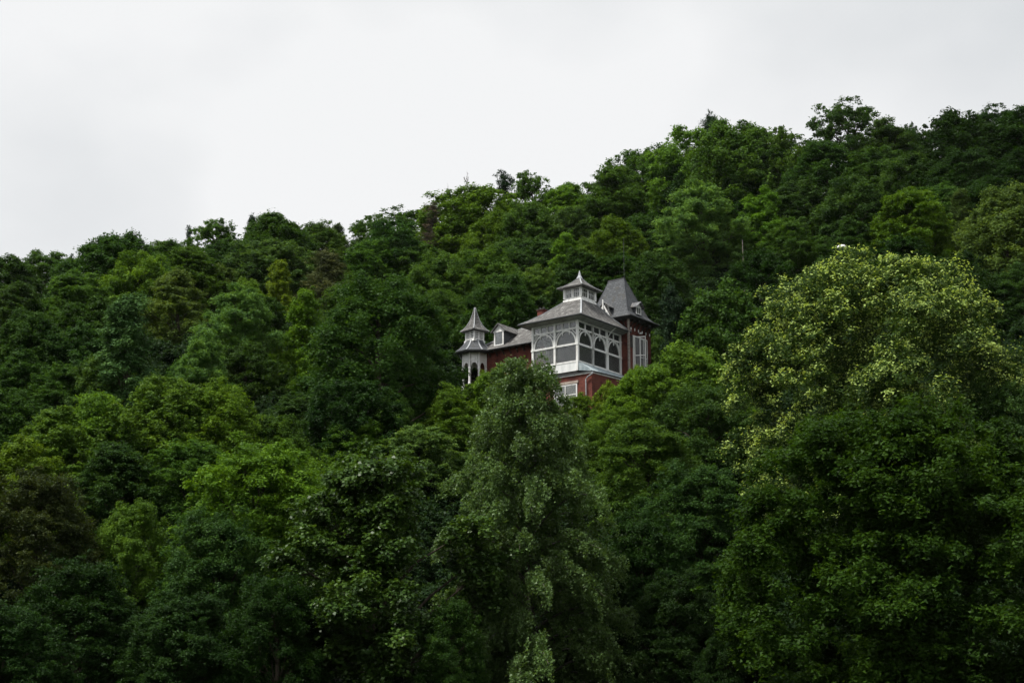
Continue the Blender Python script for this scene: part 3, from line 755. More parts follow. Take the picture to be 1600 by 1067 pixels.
# --- brick base under the veranda
A = [(-5.1, 0, 0), (1.5, 0, 0), (2.15, 6.2, 0), (2.15, 9.0, 0), (-5.1, 9.0, 0)]
b = MB().prism([(x, y + 0.02, -7.0) for x, y, _ in A], (0, 0, 5.82)).build('brick_base', 'brick', villa)
MB().bar((-5.15, -0.06, -1.13), (1.6, -0.06, -1.13), 0.16, 0.09).bar((1.58, -0.06, -1.13), (2.24, 6.2, -1.13), 0.16, 0.09).build('gutter', 'gutter', b)
MB().bar((-5.1, -0.035, -1.235), (1.54, -0.035, -1.235), 0.07, 0.11).bar((1.53, 0, -1.235), (2.185, 6.2, -1.235), 0.07, 0.11).build('cornice', 'white', b)
# window in the base
wn = MB().box(-2.62, -2.5, -0.03, 0.06, -4.2, -2.0).box(-0.2, -0.08, -0.03, 0.06, -4.2, -2.0).box(-2.5, -0.2, -0.03, 0.06, -2.12, -2.0).box(-1.40, -1.33, -0.03, 0.06, -4.2, -2.12).box(-2.5, -1.40, -.03, .06, -3.0, -2.93).box(-1.33, -.2, -.03, .06, -3.0, -2.93).build('base_window', 'white', villa)
for x0, x1 in ((-2.5, -1.40), (-1.33, -0.2)):
    MB().box(x0, x1, -0.012, -0.004, -2.93, -2.12).build('pane', 'pale_glass', wn)
    MB().box(x0, x1, -0.012, -0.004, -4.2, -3.0).build('pane', 'pale_glass', wn)
MB().box(-2.75, 0.05, -0.06, 0.03, -1.985, -1.75).build('lintel', 'stone', wn)
MB().box(-2.5, -0.2, -0.0035, 0.015, -4.2, -2.12).build('pale_backing', 'board', wn)  # pale sheet behind the panes, its colour standing for their lit look
# lead-covered ledge between veranda and base
MB().prism([(0.06, -0.04, -0.06), (1.6, -0.04, -1.06), (1.6, -0.04, -1.10), (0.06, -0.04, -0.86)], (0.0, 0.03, 0.0)).build('ledge_cheek', 'lead', villa)
lg = MB()
for k in range(6):
    t0, t1 = k / 6, (k + 1) / 6
    a0 = (0.10, 6.9 * t0, -0.05); a1 = (0.10, 6.9 * t1 - 0.02, -0.05)
    b0 = (1.60 + 0.66 * t0, 6.2 * t0, -1.075); b1 = (1.60 + 0.66 * t1, 6.2 * t1 - 0.02, -1.075)
    lg.quad(a0, b0, b1, a1)
    lg.bar(a1, b1, 0.05, 0.05)
lg.build('lead_ledge', 'lead', villa)

# --- veranda floor, back walls and ceiling
MB().box(-5.0, 0.0, 0.0, 7.0, -1.1, -0.07).build('veranda_floor', 'dark_timber', villa)
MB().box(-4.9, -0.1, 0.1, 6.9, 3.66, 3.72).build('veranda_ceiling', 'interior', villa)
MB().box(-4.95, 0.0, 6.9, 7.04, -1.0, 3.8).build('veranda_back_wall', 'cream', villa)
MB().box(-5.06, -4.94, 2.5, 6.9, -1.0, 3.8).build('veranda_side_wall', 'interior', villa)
dw = MB().box(-3.6, -1.4, 6.84, 6.89, -0.07, 2.6).build('inner_doorway', 'dark_timber', villa)

# --- the glazed arcade
ZS, ZT, ZR, ZP = 0.0, 1.62, 3.05, 3.66          # sill, transom, rail under the small panes, plate
class Face:
    """maps (s, depth, z) on a face of the arcade to house coordinates"""
    def __init__(s, axis, sign): s.axis = axis; s.sign = sign
    def __call__(s, a, d, z): return (a, -d, z) if s.axis == 'y' else (s.sign + d, a, z)
def fbox(mb, fc, s0, s1, d0, d1, z0, z1):
    p = fc(s0, d0, z0); q = fc(s1, d1, z1)
    return mb.box(min(p[0], q[0]), max(p[0], q[0]), min(p[1], q[1]), max(p[1], q[1]), z0, z1)
def arch_curve(fc, s0, s1, zb, zt, d, wd, n=18):
    """a curved brace of square section following a round arch"""
    c = (s0 + s1) / 2; hw = (s1 - s0) / 2
    rings = []
    for k in range(n + 1):
        t = math.pi * k / n
        ca, sa = math.cos(t), math.sin(t)
        o = (c - ca * hw, zb + sa * (zt - zb)); i = (c - ca * (hw - wd), zb + sa * (zt - zb - wd))
        rings.append([fc(o[0], d - 0.06, o[1]), fc(o[0], d + 0.06, o[1]), fc(i[0], d + 0.06, i[1]), fc(i[0], d - 0.06, i[1])])
    return MB().loft(rings)
def arcade(fc, posts, npane, panel, d=0.0, glass=True, pend=True):
    for k, s in enumerate(posts):
        p = fbox(MB(), fc, s - 0.10, s + 0.10, d - 0.10, d + 0.11, -0.86 if panel else -0.05, ZP + 0.13).build('post', 'white', villa)
        fbox(MB(), fc, s - 0.15, s + 0.15, d - 0.14, d + 0.155, ZT - 0.12, ZT + 0.06).build('band', 'white', p)
        fbox(MB(), fc, s - 0.14, s + 0.14, d - 0.13, d + 0.145, ZR - 0.02, ZR + 0.10).build('capital', 'white', p)
    for k in range(len(posts) - 1):
        s0, s1 = posts[k] + 0.10, posts[k + 1] - 0.10
        fbox(MB(), fc, s0, s1, d - 0.07, d + 0.07, ZT - 0.085, ZT + 0.085).build('transom', 'white', villa)
        fbox(MB(), fc, s0, s1, d - 0.07, d + 0.075, ZR - 0.07, ZR + 0.07).build('rail', 'white', villa)
        fbox(MB(), fc, s0, s1, d - 0.08, d + 0.085, -0.06, 0.09).build('sill', 'white', villa)
        arch_curve(fc, s0, s1, ZT + 0.09, ZR - 0.075, d + 0.01, 0.11).build('arch_brace', 'white', villa)
        # thin outer brace in the spandrels
        hw = (s1 - s0) / 2
        for sg in (-1, 1):
            e = s0 if sg < 0 else s1
            MB().bar(fc(e, d + 0.005, ZT + 0.85), fc(e - sg * 0.42 * hw, d + 0.005, ZR - 0.08), 0.05, 0.05, (0, 1, 0) if fc.axis == 'y' else (1, 0, 0)).build('spandrel_brace', 'white', villa)
        st = (s1 - s0) / npane
        for q in range(npane):
            if q:
                m = s0 + q * st
                fbox(MB(), fc, m - 0.045, m + 0.045, d - 0.06, d + 0.065, ZR + 0.07, ZP).build('mullion', 'white', villa)
                if pend:
                    r_ = [(0.035, 0), (0.035, .16), (.06, .18), (.06, .22), (.035, .25), (.055, .31), (.045, .37), (.012, .46)]
                    rg = []
                    for rr, dz in r_:
                        rg.append([fc(m + rr * math.cos(t * math.pi / 4), d + 0.03 + rr * math.sin(t * math.pi / 4), ZR - 0.07 - dz) for t in range(8)])
                    MB().loft(rg).build('pendant', 'white', villa)
            if glass: fbox(MB(), fc, s0 + q * st + 0.05, s0 + (q + 1) * st - 0.05, d - 0.03, d - 0.02, ZR + 0.08, ZP - 0.005).build('small_pane', 'glass', villa)
        gm = ('glass', 'glass_dusty', 'glass_clear', 'glass_dusty', 'glass')[(k * 2 + len(posts) + (1 if fc.axis == 'x' else 0)) % 5]
        if glass:
            fbox(MB(), fc, s0 + 0.003, s1 - 0.003, d - 0.035, d - 0.025, 0.095, ZT - 0.09).build('pane', gm, villa)
            fbox(MB(), fc, s0 + 0.003, s1 - 0.003, d - 0.035, d - 0.025, ZT + 0.09, ZR - 0.075).build('pane', 'glass', villa)
        if panel:
            fbox(MB(), fc, s0 - 0.005, s1 + 0.005, d - 0.05, d + 0.06, -0.86, -0.065).build('sill_panel', 'board', villa)
    fbox(MB(), fc, posts[0] - .1, posts[-1] + .1, d - 0.085, d + 0.09, ZP + 0.002, ZP + 0.16).build('wall_plate', 'white', villa)
arcade(Face('y', 0), (-4.9, -2.45, 0.0), 3, True)
fr = Face('x', 0)
arcade(fr, (2.40, 4.70, 6.98), 2, False)
arcade(fr, (0.0, 2.40), 2, False)
arcade(Face('x', -5.0), (0.25, 2.45), 2, False, pend=False, glass=False)

# --- veranda roof, eaves and lantern
ex0, ex1, ey0, ey1, ez = -5.95, 0.98, -0.86, 7.4, 4.06
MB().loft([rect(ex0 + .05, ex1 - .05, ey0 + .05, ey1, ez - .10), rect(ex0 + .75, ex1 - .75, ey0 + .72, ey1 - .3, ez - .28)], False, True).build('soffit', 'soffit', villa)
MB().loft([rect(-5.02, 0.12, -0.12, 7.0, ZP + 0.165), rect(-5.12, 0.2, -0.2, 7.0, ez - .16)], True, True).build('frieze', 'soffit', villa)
cx0, cx1, cy0, cy1 = -2.92, -1.12, 2.25, 4.55
def lerp4(a, bq, t): return tuple(a[i] * (1 - t) + bq[i] * t for i in range(4))
E0 = (ex0, ex1, ey0, ey1); C0 = (cx0 - .1, cx1 + .1, cy0 - .1, cy1 + .1)
rings = [rect(*E0, ez - .07), rect(*E0, ez), rect(*lerp4(E0, C0, .22), ez + .40), rect(*lerp4(E0, C0, .55), ez + 1.12), rect(*C0, 6.38)]
vr = MB().loft(rings).build('veranda_roof', 'slate_lichen', villa)
def hips(rg, k0, k1, wd, ht, mat, par):
    for i in range(len(rg[0])):
        m = MB()
        for k in range(k0, k1): m.bar(rg[k][i], rg[k + 1][i], wd, ht)
        m.build('hip_flashing', mat, par)
hips(rings, 1, 4, .16, .07, 'zinc', vr)
g = MB()
for p, q in ((rings[1][0], rings[1][1]), (rings[1][1], rings[1][2]), (rings[1][3], rings[1][0])):
    p = (p[0] * 1.004, p[1] + (-.05 if p[1] < 0 else 0), p[2] - .06); q = (q[0] * 1.004, q[1] + (-.05 if q[1] < 0 else 0), q[2] - .06)
    g.tube([p, q], 0.075, 8)
g.build('gutter', 'gutter', vr)
MB().tube([(0.95, 4.9, 3.95), (0.5, 4.85, 3.65), (0.17, 4.78, 3.2), (0.16, 4.72, 2.9), (0.16, 4.72, -0.2)], 0.045, 8).build('downpipe', 'white', villa)
MB().tube([(1.62, -0.02, -1.18), (1.6, -0.12, -1.4), (1.15, -0.16, -1.62), (0.95, -0.14, -1.8), (0.95, -0.12, -5)], 0.055, 8).build('downpipe', 'zinc', villa)

lan = MB().loft([rect(cx0 - .14, cx1 + .14, cy0 - .14, cy1 + .14, 6.30), rect(cx0 - .10, cx1 + .10, cy0 - .10, cy1 + .10, 6.55), rect(cx0, cx1, cy0, cy1, 6.58), rect(cx0, cx1, cy0, cy1, 6.66)]).build('lantern_base', 'white', villa)
def lantern_face(axis, c, a0, a1, z0, z1, sgn):
    fc = (lambda s, d, z: (s, c + sgn * d, z)) if axis == 'y' else (lambda s, d, z: (c + sgn * d, s, z))
    def bx(mb, s0, s1, d0, d1, za, zb):
        p, q = fc(s0, d0, za), fc(s1, d1, zb)
        return mb.box(min(p[0], q[0]), max(p[0], q[0]), min(p[1], q[1]), max(p[1], q[1]), za, zb)
    mid = (a0 + a1) / 2
    for s0, s1 in ((a0 + .12, mid - .07), (mid + .07, a1 - .12)):
        f = MB(); bx(f, s0, s1, -.05, .02, z0, z0 + .07); bx(f, s0, s1, -.05, .02, z1 - .07, z1)
        bx(f, s0, s0 + .06, -.05, .02, z0 + .07, z1 - .07); bx(f, s1 - .06, s1, -.05, .02, z0 + .07, z1 - .07)
        zz = z0 + .07 + (z1 - z0 - .14) * .58
        bx(f, s0 + .06, s1 - .06, -.04, .01, zz - .015, zz + .015)
        for q in (1, 2):
            m = s0 + .06 + (s1 - s0 - .12) * q / 3
            bx(f, m - .015, m + .015, -.04, .012, z0 + .07, zz - .015); bx(f, m - .015, m + .015, -.04, .012, zz + .015, z1 - .07)
        o = f.build('lantern_window', 'white', villa)
        bx(MB(), s0 + .06, s1 - .06, -.03, -.022, z0 + .07, z1 - .07).build('pane', 'glass', o)
    pm = MB(); bx(pm, mid - .07, mid + .07, -.07, .03, z0, z1); pm.build('lantern_post', 'white', villa)
z0, z1 = 6.66, 7.56
lantern_face('y', cy0, cx0, cx1, z0, z1, -1); lantern_face('x', cx1, cy0, cy1, z0, z1, 1)
lantern_face('y', cy1, cx0, cx1, z0, z1, 1); lantern_face('x', cx0, cy0, cy1, z0, z1, -1)
for x in (cx0, cx1):
    for y in (cy0, cy1):
        MB().box(x - .10, x + .10, y - .10, y + .10, z0, z1 + .04).build('lantern_post', 'white', villa)
lx, ly = (cx0 + cx1) / 2, (cy0 + cy1) / 2
L0 = (cx0 - .52, cx1 + .52, cy0 - .52, cy1 + .52); LA = (lx - .12, lx + .12, ly - .12, ly + .12)
lr_ = [rect(*lerp4(L0, LA, .30), 7.56), rect(*L0, 7.60), rect(*L0, 7.69), rect(*lerp4(L0, LA, .30), 7.90), rect(*lerp4(L0, LA, .68), 8.32), rect(*LA, 8.82)]
lro = MB().loft(lr_).build('lantern_roof', 'slate_lichen', villa)
hips(lr_, 2, 5, .10, .05, 'zinc', lro)
MB().loft([ngon(lx, ly, r, z, 8, 0) for r, z in ((.30, 8.70), (.27, 8.85), (.17, 9.0), (.10, 9.25), (.02, 9.55))]).build('finial', 'zinc', lro)

# --- long wing on the left
WX0, WY0 = -13.0, 2.1
ww = MB().box(WX0, -5.07, WY0, 8.2, -7, 2.98).build('wing_wall', 'brick', villa)
for xc in (-10.75, -7.6):      # arched openings with pale surrounds
    rim = arch_curve(Face('y', 0), xc - .75, xc + .75, 0.0, 0.78, -WY0 + .04, .14, 14); rim.build('window_arch', 'stone', ww)
    MB().prism([(xc - .6, WY0 - .012, -1.6), (xc + .6, WY0 - .012, -1.6), (xc + .6, WY0 - .012, 0.05)] + [(xc + .6 * math.cos(t * math.pi / 10), WY0 - .012, .05 + .6 * math.sin(t * math.pi / 10)) for t in range(1, 10)] + [(xc - .6, WY0 - .012, .05)], (0, 0.008, 0)).build('window_pane', 'gutter', ww)
    MB().box(xc - .06, xc + .06, WY0 - .05, WY0 + .02, 0.8, 1.15).build('keystone', 'stone', ww)
pitch = (5.62 - 3.0) / 3.6
rdg_y, rdg_z, rx = 5.1, 5.62, -10.0
wr = MB()
e00, e10, e01 = (-13.7, 1.5, 3.0), (-4.6, 1.5, 3.0), (-13.7, 8.7, 3.0); e11 = (-4.6, 8.7, 3.0); ra = (rx, rdg_y, rdg_z); rb = (-2.6, rdg_y, rdg_z)
wr.quad(e00, e10, rb, ra).quad(e11, e01, ra, rb).tri(e01, e00, ra)
lo = lambda p: (p[0], p[1], p[2] - .09)
wr.quad(lo(e00), lo(e10), e10, e00).quad(lo(e01), lo(e00), e00, e01).quad(lo(e01), lo(e11), lo(e10), lo(e00))
wro = wr.build('wing_roof', 'slate_lichen', villa)
MB().bar((-9.9, rdg_y, rdg_z + .02), (-5.9, rdg_y, rdg_z + .02), .2, .1).bar(e00, ra, .15, .07).build('ridge_flashing', 'zinc', wro)
MB().tube([(-13.0, 1.44, 2.92), (-5.2, 1.44, 2.92)], .075, 8).build('gutter', 'gutter', wro)
for k in range(9):
    x = -12.2 + k * .8
    MB().bar((x, 1.62, 2.84), (x, 2.09, 2.84), .09, .12).bar((x, 1.75, 2.78), (x, 2.095, 2.4), .08, .09).build('eave_bracket', 'dark_timber', wro)
# dormer on the wing
dx0, dx1, dy = -10.85, -9.72, 1.92
def roof_z(y): return 3.0 + (y - 1.5) * pitch
dm = MB().prism([(dx0, dy, roof_z(dy) - .1), (dx1, dy, roof_z(dy) - .1), (dx1, dy, 4.78), (dx0, dy, 4.78)], (0, 1.9, 0)).build('dormer_wall', 'slate_dark', wro)
fw = MB().box(dx0, dx0 + .14, dy - .06, dy - .003, 3.32, 4.62).box(dx1 - .14, dx1, dy - .06, dy - .003, 3.32, 4.62).box(dx0 + .14, dx1 - .14, dy - .06, dy - .003, 3.32, 3.42).box(dx0 - .08, dx1 + .08, dy - .09, dy - .003, 4.62, 4.76).build('dormer_frame', 'white', wro)
MB().box(dx0 + .14, dx1 - .14, dy - .03, dy - .02, 3.42, 4.62).build('dormer_pane', 'glass', wro)
MB().box(dx0 + .14, dx1 - .14, dy - .012, dy - .005, 3.42, 4.62).build('dormer_shade_panel', 'gutter', wro)  # dark sheet behind the glass, standing for shade inside the dormer
dc = (dx0 + dx1) / 2
MB().prism([(dx0 - .05, dy - .05, 4.765), (dx1 + .05, dy - .05, 4.765), (dc, dy - .05, 5.33)], (0, .12, 0)).build('dormer_pediment', 'white', wro)
MB().prism([(dx0 - .28, dy - .26, 4.66), (dx0 - .28, dy - .26, 4.58), (dc, dy - .26, 5.38), (dx1 + .28, dy - .26, 4.58), (dx1 + .28, dy - .26, 4.66), (dc, dy - .26, 5.48)], (0, 3.0, 0)).build('dormer_roof', 'slate_lichen', wro)
# chimney
ch = MB().box(-7.95, -7.2, 4.85, 5.4, 4.6, 6.9).box(-8.0, -7.15, 4.80, 5.45, 6.9, 7.0).build('chimney', 'brick', villa)
MB().box(-8.04, -7.11, 4.76, 5.49, 7.0, 7.08).build('chimney_cap', 'dark_timber', ch)
for k in range(2):
    MB().tube([(-7.77 + k * .4, 5.12, 7.08), (-7.77 + k * .4, 5.12, 7.3)], [.12, .10], 10).build('chimney_pot', 'dark_timber', ch)

# --- corner turret with louvred lantern and bell-shaped spire
tx, ty = -13.05, 1.7
a0 = R(37) - math.pi / 2 + math.pi / 8      # one side looks at the valley
oc = lambda r, z: ngon(tx, ty, r, z, 8, a0)
vo = oc(1.16, 0)
for k in range(8):
    x, y, _ = vo[k]
    c = MB().loft([ngon(x, y, r, z, 8, 0) for r, z in ((.13, -4), (.13, -.2), (.10, -.1), (.095, 1.1), (.13, 1.16), (.13, 1.28), (.10, 1.34), (.10, 2.75))]).build('turret_column', 'white', villa)
for k in range(8):
    p = Vector(vo[k]); q = Vector(vo[(k + 1) % 8]); d = (q - p); ln = d.length; d.normalize(); nrm = Vector((d.y, -d.x, 0))
    # spandrel panel with a round arch cut in it
    hw = ln / 2 - .09; c = (p + q) / 2; V2 = []
    top, bot = 2.72, 1.3
    poly = []
    n = 12
    for j in range(n + 1):
        t = math.pi * j / n; poly.append((-math.cos(t) * hw * .86, bot + math.sin(t) * .52))
    mb = MB()
    for j in range(n):
        (s0, za), (s1, zb) = poly[j], poly[j + 1]
        pr_ = [c + d * s0 + Vector((0, 0, za)), c + d * s1 + Vector((0, 0, zb)), c + d * s1 + Vector((0, 0, top)), c + d * s0 + Vector((0, 0, top))]
        mb.prism([tuple(v - nrm * .03) for v in pr_], tuple(nrm * .06))
    mb.bar(tuple(c - d * hw + Vector((0, 0, 2.02)) + nrm * .03), tuple(c + d * hw + Vector((0, 0, 2.02)) + nrm * .03), .07, .07)
    mb.build('turret_arch', 'white', villa)
MB().loft([oc(1.25, 2.70), oc(1.25, 2.78), oc(1.05, 2.79)]).build('turret_plate', 'soffit', villa)
MB().loft([oc(1.06, -4), oc(1.06, -.55)]).build('turret_floor', 'dark_timber', villa)
tr_ = [oc(1.1, 2.86), oc(1.98, 2.80), oc(2.0, 2.87), oc(1.58, 3.17), oc(1.16, 3.58), oc(.80, 4.10)]
tro = MB().loft(tr_).build('turret_roof', 'slate_dark', villa)
hips(tr_, 2, 5, .12, .06, 'zinc', tro)
g3 = MB(); og = oc(2.03, 2.82)
for i in range(8): g3.bar(og[i], og[(i + 1) % 8], .09, .1)
g3.build('gutter', 'gutter', tro)
sq = lambda r, z: ngon(tx, ty, r * math.sqrt(2), z, 4, R(37) - math.pi / 2 - R(3))
lb = MB().loft([sq(.72, 3.95), sq(.70, 4.12), sq(.62, 4.14), sq(.62, 4.2)]).build('lantern_base', 'white', villa)
cs, ct = sq(.58, 4.2), sq(.58, 4.98)
for i in range(4):
    MB().bar(cs[i], ct[i], .13, .13).build('lantern_post', 'white', villa)
    p = Vector(cs[i]); q = Vector(cs[(i + 1) % 4]); m = (p + q) / 2
    MB().bar(tuple(m), tuple(m + Vector((0, 0, .78))), .09, .09).build('lantern_post', 'white', villa)
    d = (q - p).normalized(); nrm = Vector((d.y, -d.x, 0))
    lv = MB()
    for k in range(4):
        z = .10 + k * .19
        aa = p + d * .06; bb = q - d * .06
        lv.bar(tuple(aa + nrm * .02 + Vector((0, 0, z))), tuple(bb + nrm * .02 + Vector((0, 0, z))), .05, .085)
    lv.build('louvre', 'white', villa)
MB().loft([sq(.42, 4.2), sq(.42, 4.98)]).build('lantern_shade_core', 'gutter', villa)  # dark block standing for the shade between the slats
sp_r = [sq(.7, 4.94), sq(1.0, 5.0), sq(1.01, 5.07), sq(.80, 5.26), sq(.56, 5.62), sq(.34, 6.15), sq(.18, 6.72), sq(.05, 7.42)]
spi = MB().loft(sp_r).build('turret_spire', 'slate_lichen', villa)
hips(sp_r, 2, 7, .07, .04, 'zinc', spi)
MB().tube([(tx - 1.2, ty - .85, 2.78), (tx - 1.05, ty - .75, 2.35), (tx - .62, ty - 1.0, 2.2)], .05, 6).build('downpipe', 'zinc', tro)

# --- tower
TX0, TX1, TY0, TY1, TE = -3.6, 0.86, 7.06, 11.0, 5.36
tw = MB().box(TX0, TX1, TY0, TY1, -7, TE - .05).build('tower_wall', 'brick', villa)
o_ = .78
T0 = (TX0 - o_, TX1 + o_, TY0 - o_, TY1 + o_); TW = (TX0 + .12, TX1 - .12, TY0 + .12, TY1 - .12); TR = (-2.42, -.72, 8.93, 9.13)
tri_ = [rect(TX0 - .3, TX1 + .3, TY0 - .3, TY1 + .3, TE - .16), rect(*T0, TE - .06), rect(*T0, TE + .04), rect(*lerp4(T0, TW, .55), TE + .28), rect(*TW, TE + .75), rect(*lerp4(TW, TR, .5), TE + 2.55), rect(*TR, 9.86)]
two = MB().loft(tri_).build('tower_roof', 'slate_dark', villa)
hips(tri_, 2, 6, .08, .03, 'slate_dark', two)
MB().bar((-2.48, 9.03, 9.88), (-.66, 9.03, 9.88), .3, .08).build('ridge_flashing', 'slate', two)
g5 = MB()
for p, q in ((tri_[2][0], tri_[2][1]), (tri_[2][1], tri_[2][2])): g5.tube([(p[0], p[1] - .02, p[2] - .05), (q[0] + .02, q[1], q[2] - .05)], .08, 8)
g5.build('gutter', 'gutter', two)
MB().tube([(-.72, 9.03, 9.8), (-.72, 9.03, 13.9)], .022, 6).build('mast', 'gutter', two)
MB().tube([(-.89, 9.03, 13.3), (-.55, 9.03, 13.3)], .016, 6).build('mast_arm', 'gutter', two)
for k in range(6):
    y = TY0 + .35 + k * .65
    bk = MB().bar((TX1 + .02, y, TE - .25), (TX1 + .62, y, TE - .25), .09, .12).bar((TX1 + .02, y, TE - .85), (TX1 + .5, y, TE - .3), .08, .08).build('eave_bracket', 'dark_timber', two)
    MB().loft([ngon(TX1 + .1, y, r, z, 8, 0) for r, z in ((.03, TE - .86), (.06, TE - .95), (.06, TE - 1.05), (.015, TE - 1.15))]).build('bracket_drop', 'white', bk)
for k in range(3):
    x = TX1 - .3 - k * .7
    MB().bar((x, TY0 - .02, TE - .25), (x, TY0 - .62, TE - .25), .09, .12).bar((x, TY0 - .02, TE - .85), (x, TY0 - .5, TE - .3), .08, .08).build('eave_bracket', 'dark_timber', two)
MB().tube([(TX1 + .1, TY0 - .08, TE - .1), (TX1 + .1, TY0 - .08, -3)], .13, 10).build('flue_pipe', 'pipe', villa)
# dormers of the tower roof: one on the right slope, one on the front slope
def tower_dormer(c, axis):
    if axis == 'x': P = lambda s, d, z: (TX1 + .1 + d, c + s, z)
    else: P = lambda s, d, z: (c + s, TY0 - .1 - d, z)
    zb, zt, za = TE + .62, TE + 1.35, TE + 1.78
    MB().prism([P(-.42, 0, zb), P(.42, 0, zb), P(.42, 0, zt), P(0, 0, za - .08), P(-.42, 0, zt)], Vector(P(0, -1.5, 0)) - Vector(P(0, 0, 0))).build('dormer_wall', 'slate_dark', two)
    f = MB()
    for s0, s1, za_, zb_ in ((-.42, -.31, zb, zt), (.31, .42, zb, zt), (-.31, .31, zb, zb + .09), (-.31, .31, zt - .09, zt), (-.03, .03, zb + .09, zt - .09)):
        f.prism([P(s0, .003, za_), P(s1, .003, za_), P(s1, .003, zb_), P(s0, .003, zb_)], Vector(P(0, .06, 0)) - Vector(P(0, 0, 0)))
    f.prism([P(-.42, .003, zt + .003), P(.42, .003, zt + .003), P(0, .003, za - .1)], Vector(P(0, .05, 0)) - Vector(P(0, 0, 0)))
    f.build('dormer_frame', 'white', two)
    MB().prism([P(-.31, .006, zb + .09), P(.31, .006, zb + .09), P(.31, .006, zt - .09), P(-.31, .006, zt - .09)], Vector(P(0, .01, 0)) - Vector(P(0, 0, 0))).build('dormer_pane', 'gutter', two)
    MB().prism([P(-.66, .32, zt - .13), P(0, .32, za - .02), P(.66, .32, zt - .13), P(.66, .32, zt - .05), P(0, .32, za + .07), P(-.66, .32, zt - .05)], Vector(P(0, -1.9, 0)) - Vector(P(0, 0, 0))).build('dormer_roof', 'slate', two)
tower_dormer(8.75, 'x')
tower_dormer(-1.55, 'y')
# gabled link between veranda roof and tower
gx, gy = -1.40, 6.42
MB().prism([(gx - .8, gy + .25, 5.1), (gx + .8, gy + .25, 5.1), (gx, gy + .25, 6.6)], (0, .35, 0)).build('gable_wall', 'dark_timber', villa)
MB().prism([(gx - 1.0, gy, 4.98), (gx, gy, 6.66), (gx + 1.0, gy, 4.98), (gx + 1.0, gy, 5.12), (gx, gy, 6.80), (gx - 1.0, gy, 5.12)], (0, .62, 0)).build('gable_roof', 'slate_lichen', villa)
for sg in (-1, 1): MB().bar((gx + sg * .98, gy - .04, 5.02), (gx + sg * .03, gy - .04, 6.72), .06, .13).build('barge_board', 'white', villa)
MB().bar((gx, gy - .10, 6.1), (gx, gy - .10, 7.3), .10, .10).build('gable_post', 'white', villa)
MB().bar((gx - .45, gy - .08, 6.05), (gx + .45, gy - .08, 6.05), .06, .09).build('gable_tie', 'white', villa)
# tall tower window with opened leaves
wz0, wz1 = 0.4, 3.72
MB().box(TX1 - .02, TX1 + .006, 7.85, 9.9, wz0, wz1).build('opening_shade_panel', 'gutter', tw)  # dark panel on the solid wall, standing for the unlit room
wf = MB().box(TX1 + .01, TX1 + .09, 7.78, 7.9, wz0, wz1 + .1).box(TX1 + .01, TX1 + .09, 9.85, 9.97, wz0, wz1 + .1).box(TX1 + .01, TX1 + .09, 7.9, 9.85, wz1, wz1 + .1).build('window_frame', 'white', tw)
def leaf_(y, ang, name):
    d = Vector((math.sin(ang), math.cos(ang), 0)); b = Vector((TX1 + .10, y, 0)); f = MB(); wdt = 1.0
    for s in (0, .5, 1): f.bar(tuple(b + d * wdt * s + Vector((0, 0, wz0))), tuple(b + d * wdt * s + Vector((0, 0, wz1))), .08, .05)
    for z in (wz0 + .04, wz0 + 1.5, wz1 - .04): f.bar(tuple(b + Vector((0, 0, z))), tuple(b + d * wdt + Vector((0, 0, z))), .05, .075)
    o = f.build(name, 'white', tw)
    for s in (.04, .54):
        p = b + d * wdt * s; q = b + d * wdt * (s + .42)
        MB().quad(tuple(p + Vector((0, 0, wz0 + .08))), tuple(q + Vector((0, 0, wz0 + .08))), tuple(q + Vector((0, 0, wz1 - .08))), tuple(p + Vector((0, 0, wz1 - .08)))).build('pane', 'glass', o)
leaf_(8.0, R(62), 'window_leaf'); leaf_(8.95, R(8), 'window_leaf')
MB().box(TX1 + .01, TX1 + .06, 7.3, 7.74, 2.6, 3.75).build('shutter', 'dark_timber', tw)
sc_ = MB().tube([(TX1, 8.85, 4.2), (TX1 + .22, 8.85, 4.24)], .03, 6).build('wall_lamp_arm', 'gutter', tw)
MB().loft([ngon(TX1 + .24, 8.85, r, z, 10, 0) for r, z in ((.16, 4.1), (.17, 4.17), (.10, 4.24), (.03, 4.27))]).build('wall_lamp_shade', 'board', tw)
# ------------------------------------------------------------------ undergrowth: one uncountable mass
rng = np.random.default_rng(77)
pts, scl = [], []
for _ in range(7500):
    d = math.sqrt(rng.uniform(73 ** 2, 292 ** 2)); a = R(rng.uniform(-24, 24))
    x = d * math.sin(a); y = d * math.cos(a)
    z = float(terrain(x, y)); s = rng.uniform(0.55, 1.25)
    u, v = project((x, y, z + 4.5 * s))
    if 690 < u < 1045 and v < 640 and y < 150: continue
    lx_, ly_ = x - HO[0], y - HO[1]; c_, s_ = math.cos(R(37)), math.sin(R(37))
    hx, hy = lx_ * c_ - ly_ * s_, lx_ * s_ + ly_ * c_
    if -17.5 < hx < 5 and -4 < hy < 14: continue
    pts.append((x, y, z - 0.2)); scl.append(s)
me = bpy.data.meshes.new('undergrowth'); me.from_pydata(pts, [], [])
at = me.attributes.new('size', 'FLOAT', 'POINT'); at.data.foreach_set('value', np.array(scl, np.float32))
ug = link('undergrowth', me); tag(ug, 'dark undergrowth and saplings filling the wood between trees', None, None, 'stuff')
ug.color = (.026, .054, .016, 1)
src = [o for o in bpy.data.objects if o.name.startswith('crown') and o.data == SPEC['shrub'][3]]
if not src:
    plant('shrub', 262, 398, 34, 'O', 'small shrub just below the skyline right of the broad dark tree')
    src = [o for o in bpy.data.objects if o.name.startswith('crown') and o.data == SPEC['shrub'][3]]
ng = bpy.data.node_groups.new('scatter', 'GeometryNodeTree')
ng.interface.new_socket('Geometry', in_out='INPUT', socket_type='NodeSocketGeometry')
ng.interface.new_socket('Geometry', in_out='OUTPUT', socket_type='NodeSocketGeometry')
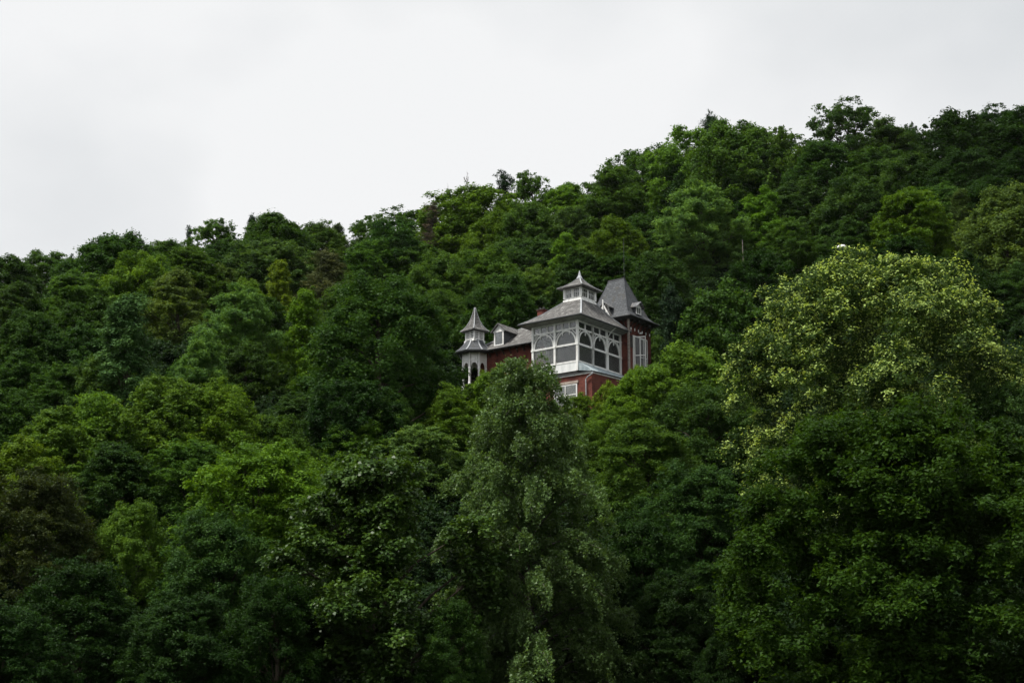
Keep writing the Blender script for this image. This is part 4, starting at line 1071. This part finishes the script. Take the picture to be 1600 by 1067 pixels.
gi = ng.nodes.new('NodeGroupInput'); go = ng.nodes.new('NodeGroupOutput')
ip = ng.nodes.new('GeometryNodeInstanceOnPoints'); oi = ng.nodes.new('GeometryNodeObjectInfo'); oi.transform_space = 'ORIGINAL'
oi.inputs['Object'].default_value = src[0]
na_ = ng.nodes.new('GeometryNodeInputNamedAttribute'); na_.data_type = 'FLOAT'; na_.inputs['Name'].default_value = 'size'
rv = ng.nodes.new('FunctionNodeRandomValue'); rv.data_type = 'FLOAT_VECTOR'
rv.inputs[0].default_value = (0, 0, 0); rv.inputs[1].default_value = (0.15, 0.15, 6.28)
ng.links.new(gi.outputs[0], ip.inputs['Points']); ng.links.new(oi.outputs['Geometry'], ip.inputs['Instance'])
ng.links.new(na_.outputs['Attribute'], ip.inputs['Scale']); ng.links.new(rv.outputs[0], ip.inputs['Rotation'])
ng.links.new(ip.outputs[0], go.inputs[0])
md = ug.modifiers.new('scatter', 'NODES'); md.node_group = ng

# ------------------------------------------------------------------ small things on the slope
_q = ray(1315, 383); D_ = 150.0; top = CAM + _q * (D_ / _q[1]); gz = float(terrain(top[0], top[1]))
lp = bpy.data.objects.new('dome_lamp', None); COL.objects.link(lp); lp.location = (top[0], top[1], gz)
tag(lp, 'white dome with dark underside peeping out at the top of the pale linden', 'lamp')
hh = top[2] - gz
MB().loft([ngon(0, 0, r, hh + z, 16, 0) for r, z in ((.46, -.34), (.48, -.28), (.45, -.16), (.33, -.05), (.16, -.01), (.04, 0))]).build('cap', 'board', lp)
MB().loft([ngon(0, 0, r, hh + z, 16, 0) for r, z in ((.22, -.62), (.40, -.50), (.42, -.345))]).build('housing', 'gutter', lp)
MB().tube([(0, 0, -.5), (0, 0, hh - .6)], [.09, .06], 8).build('pole', 'zinc', lp)
_q = ray(1160, 376); D_ = 172.0; top = CAM + _q * (D_ / _q[1]); gz = float(terrain(top[0], top[1]))
po = bpy.data.objects.new('thin_pole', None); COL.objects.link(po); po.location = (top[0], top[1], gz)
tag(po, 'thin grey pole standing before the trees right of the pale spreading tree', 'pole')
MB().tube([(0, 0, -.5), (0, 0, top[2] - gz)], [.05, .035], 8).build('shaft', 'pipe', po)
MB().tube([(0, 0, top[2] - gz), (0, 0, top[2] - gz + .12)], [.06, .03], 8).build('tip', 'gutter', po)

# ------------------------------------------------------------------ the damp summer air over the valley
hz = MB().box(-7200, 7200, -7200, 7200, -3.0, 136.0)
m, n, l, o = new_mat('haze')
pv = n.new('ShaderNodeVolumePrincipled'); pv.inputs['Density'].default_value = 0.00002; pv.inputs['Color'].default_value = (0.93, 0.96, 1.0, 1)
pv.inputs['Anisotropy'].default_value = 0.0
l.new(pv.outputs[0], o.inputs['Volume'])
ho = hz.build('haze', m); tag(ho, 'thin pale haze in the air over the valley', None, None, 'stuff')
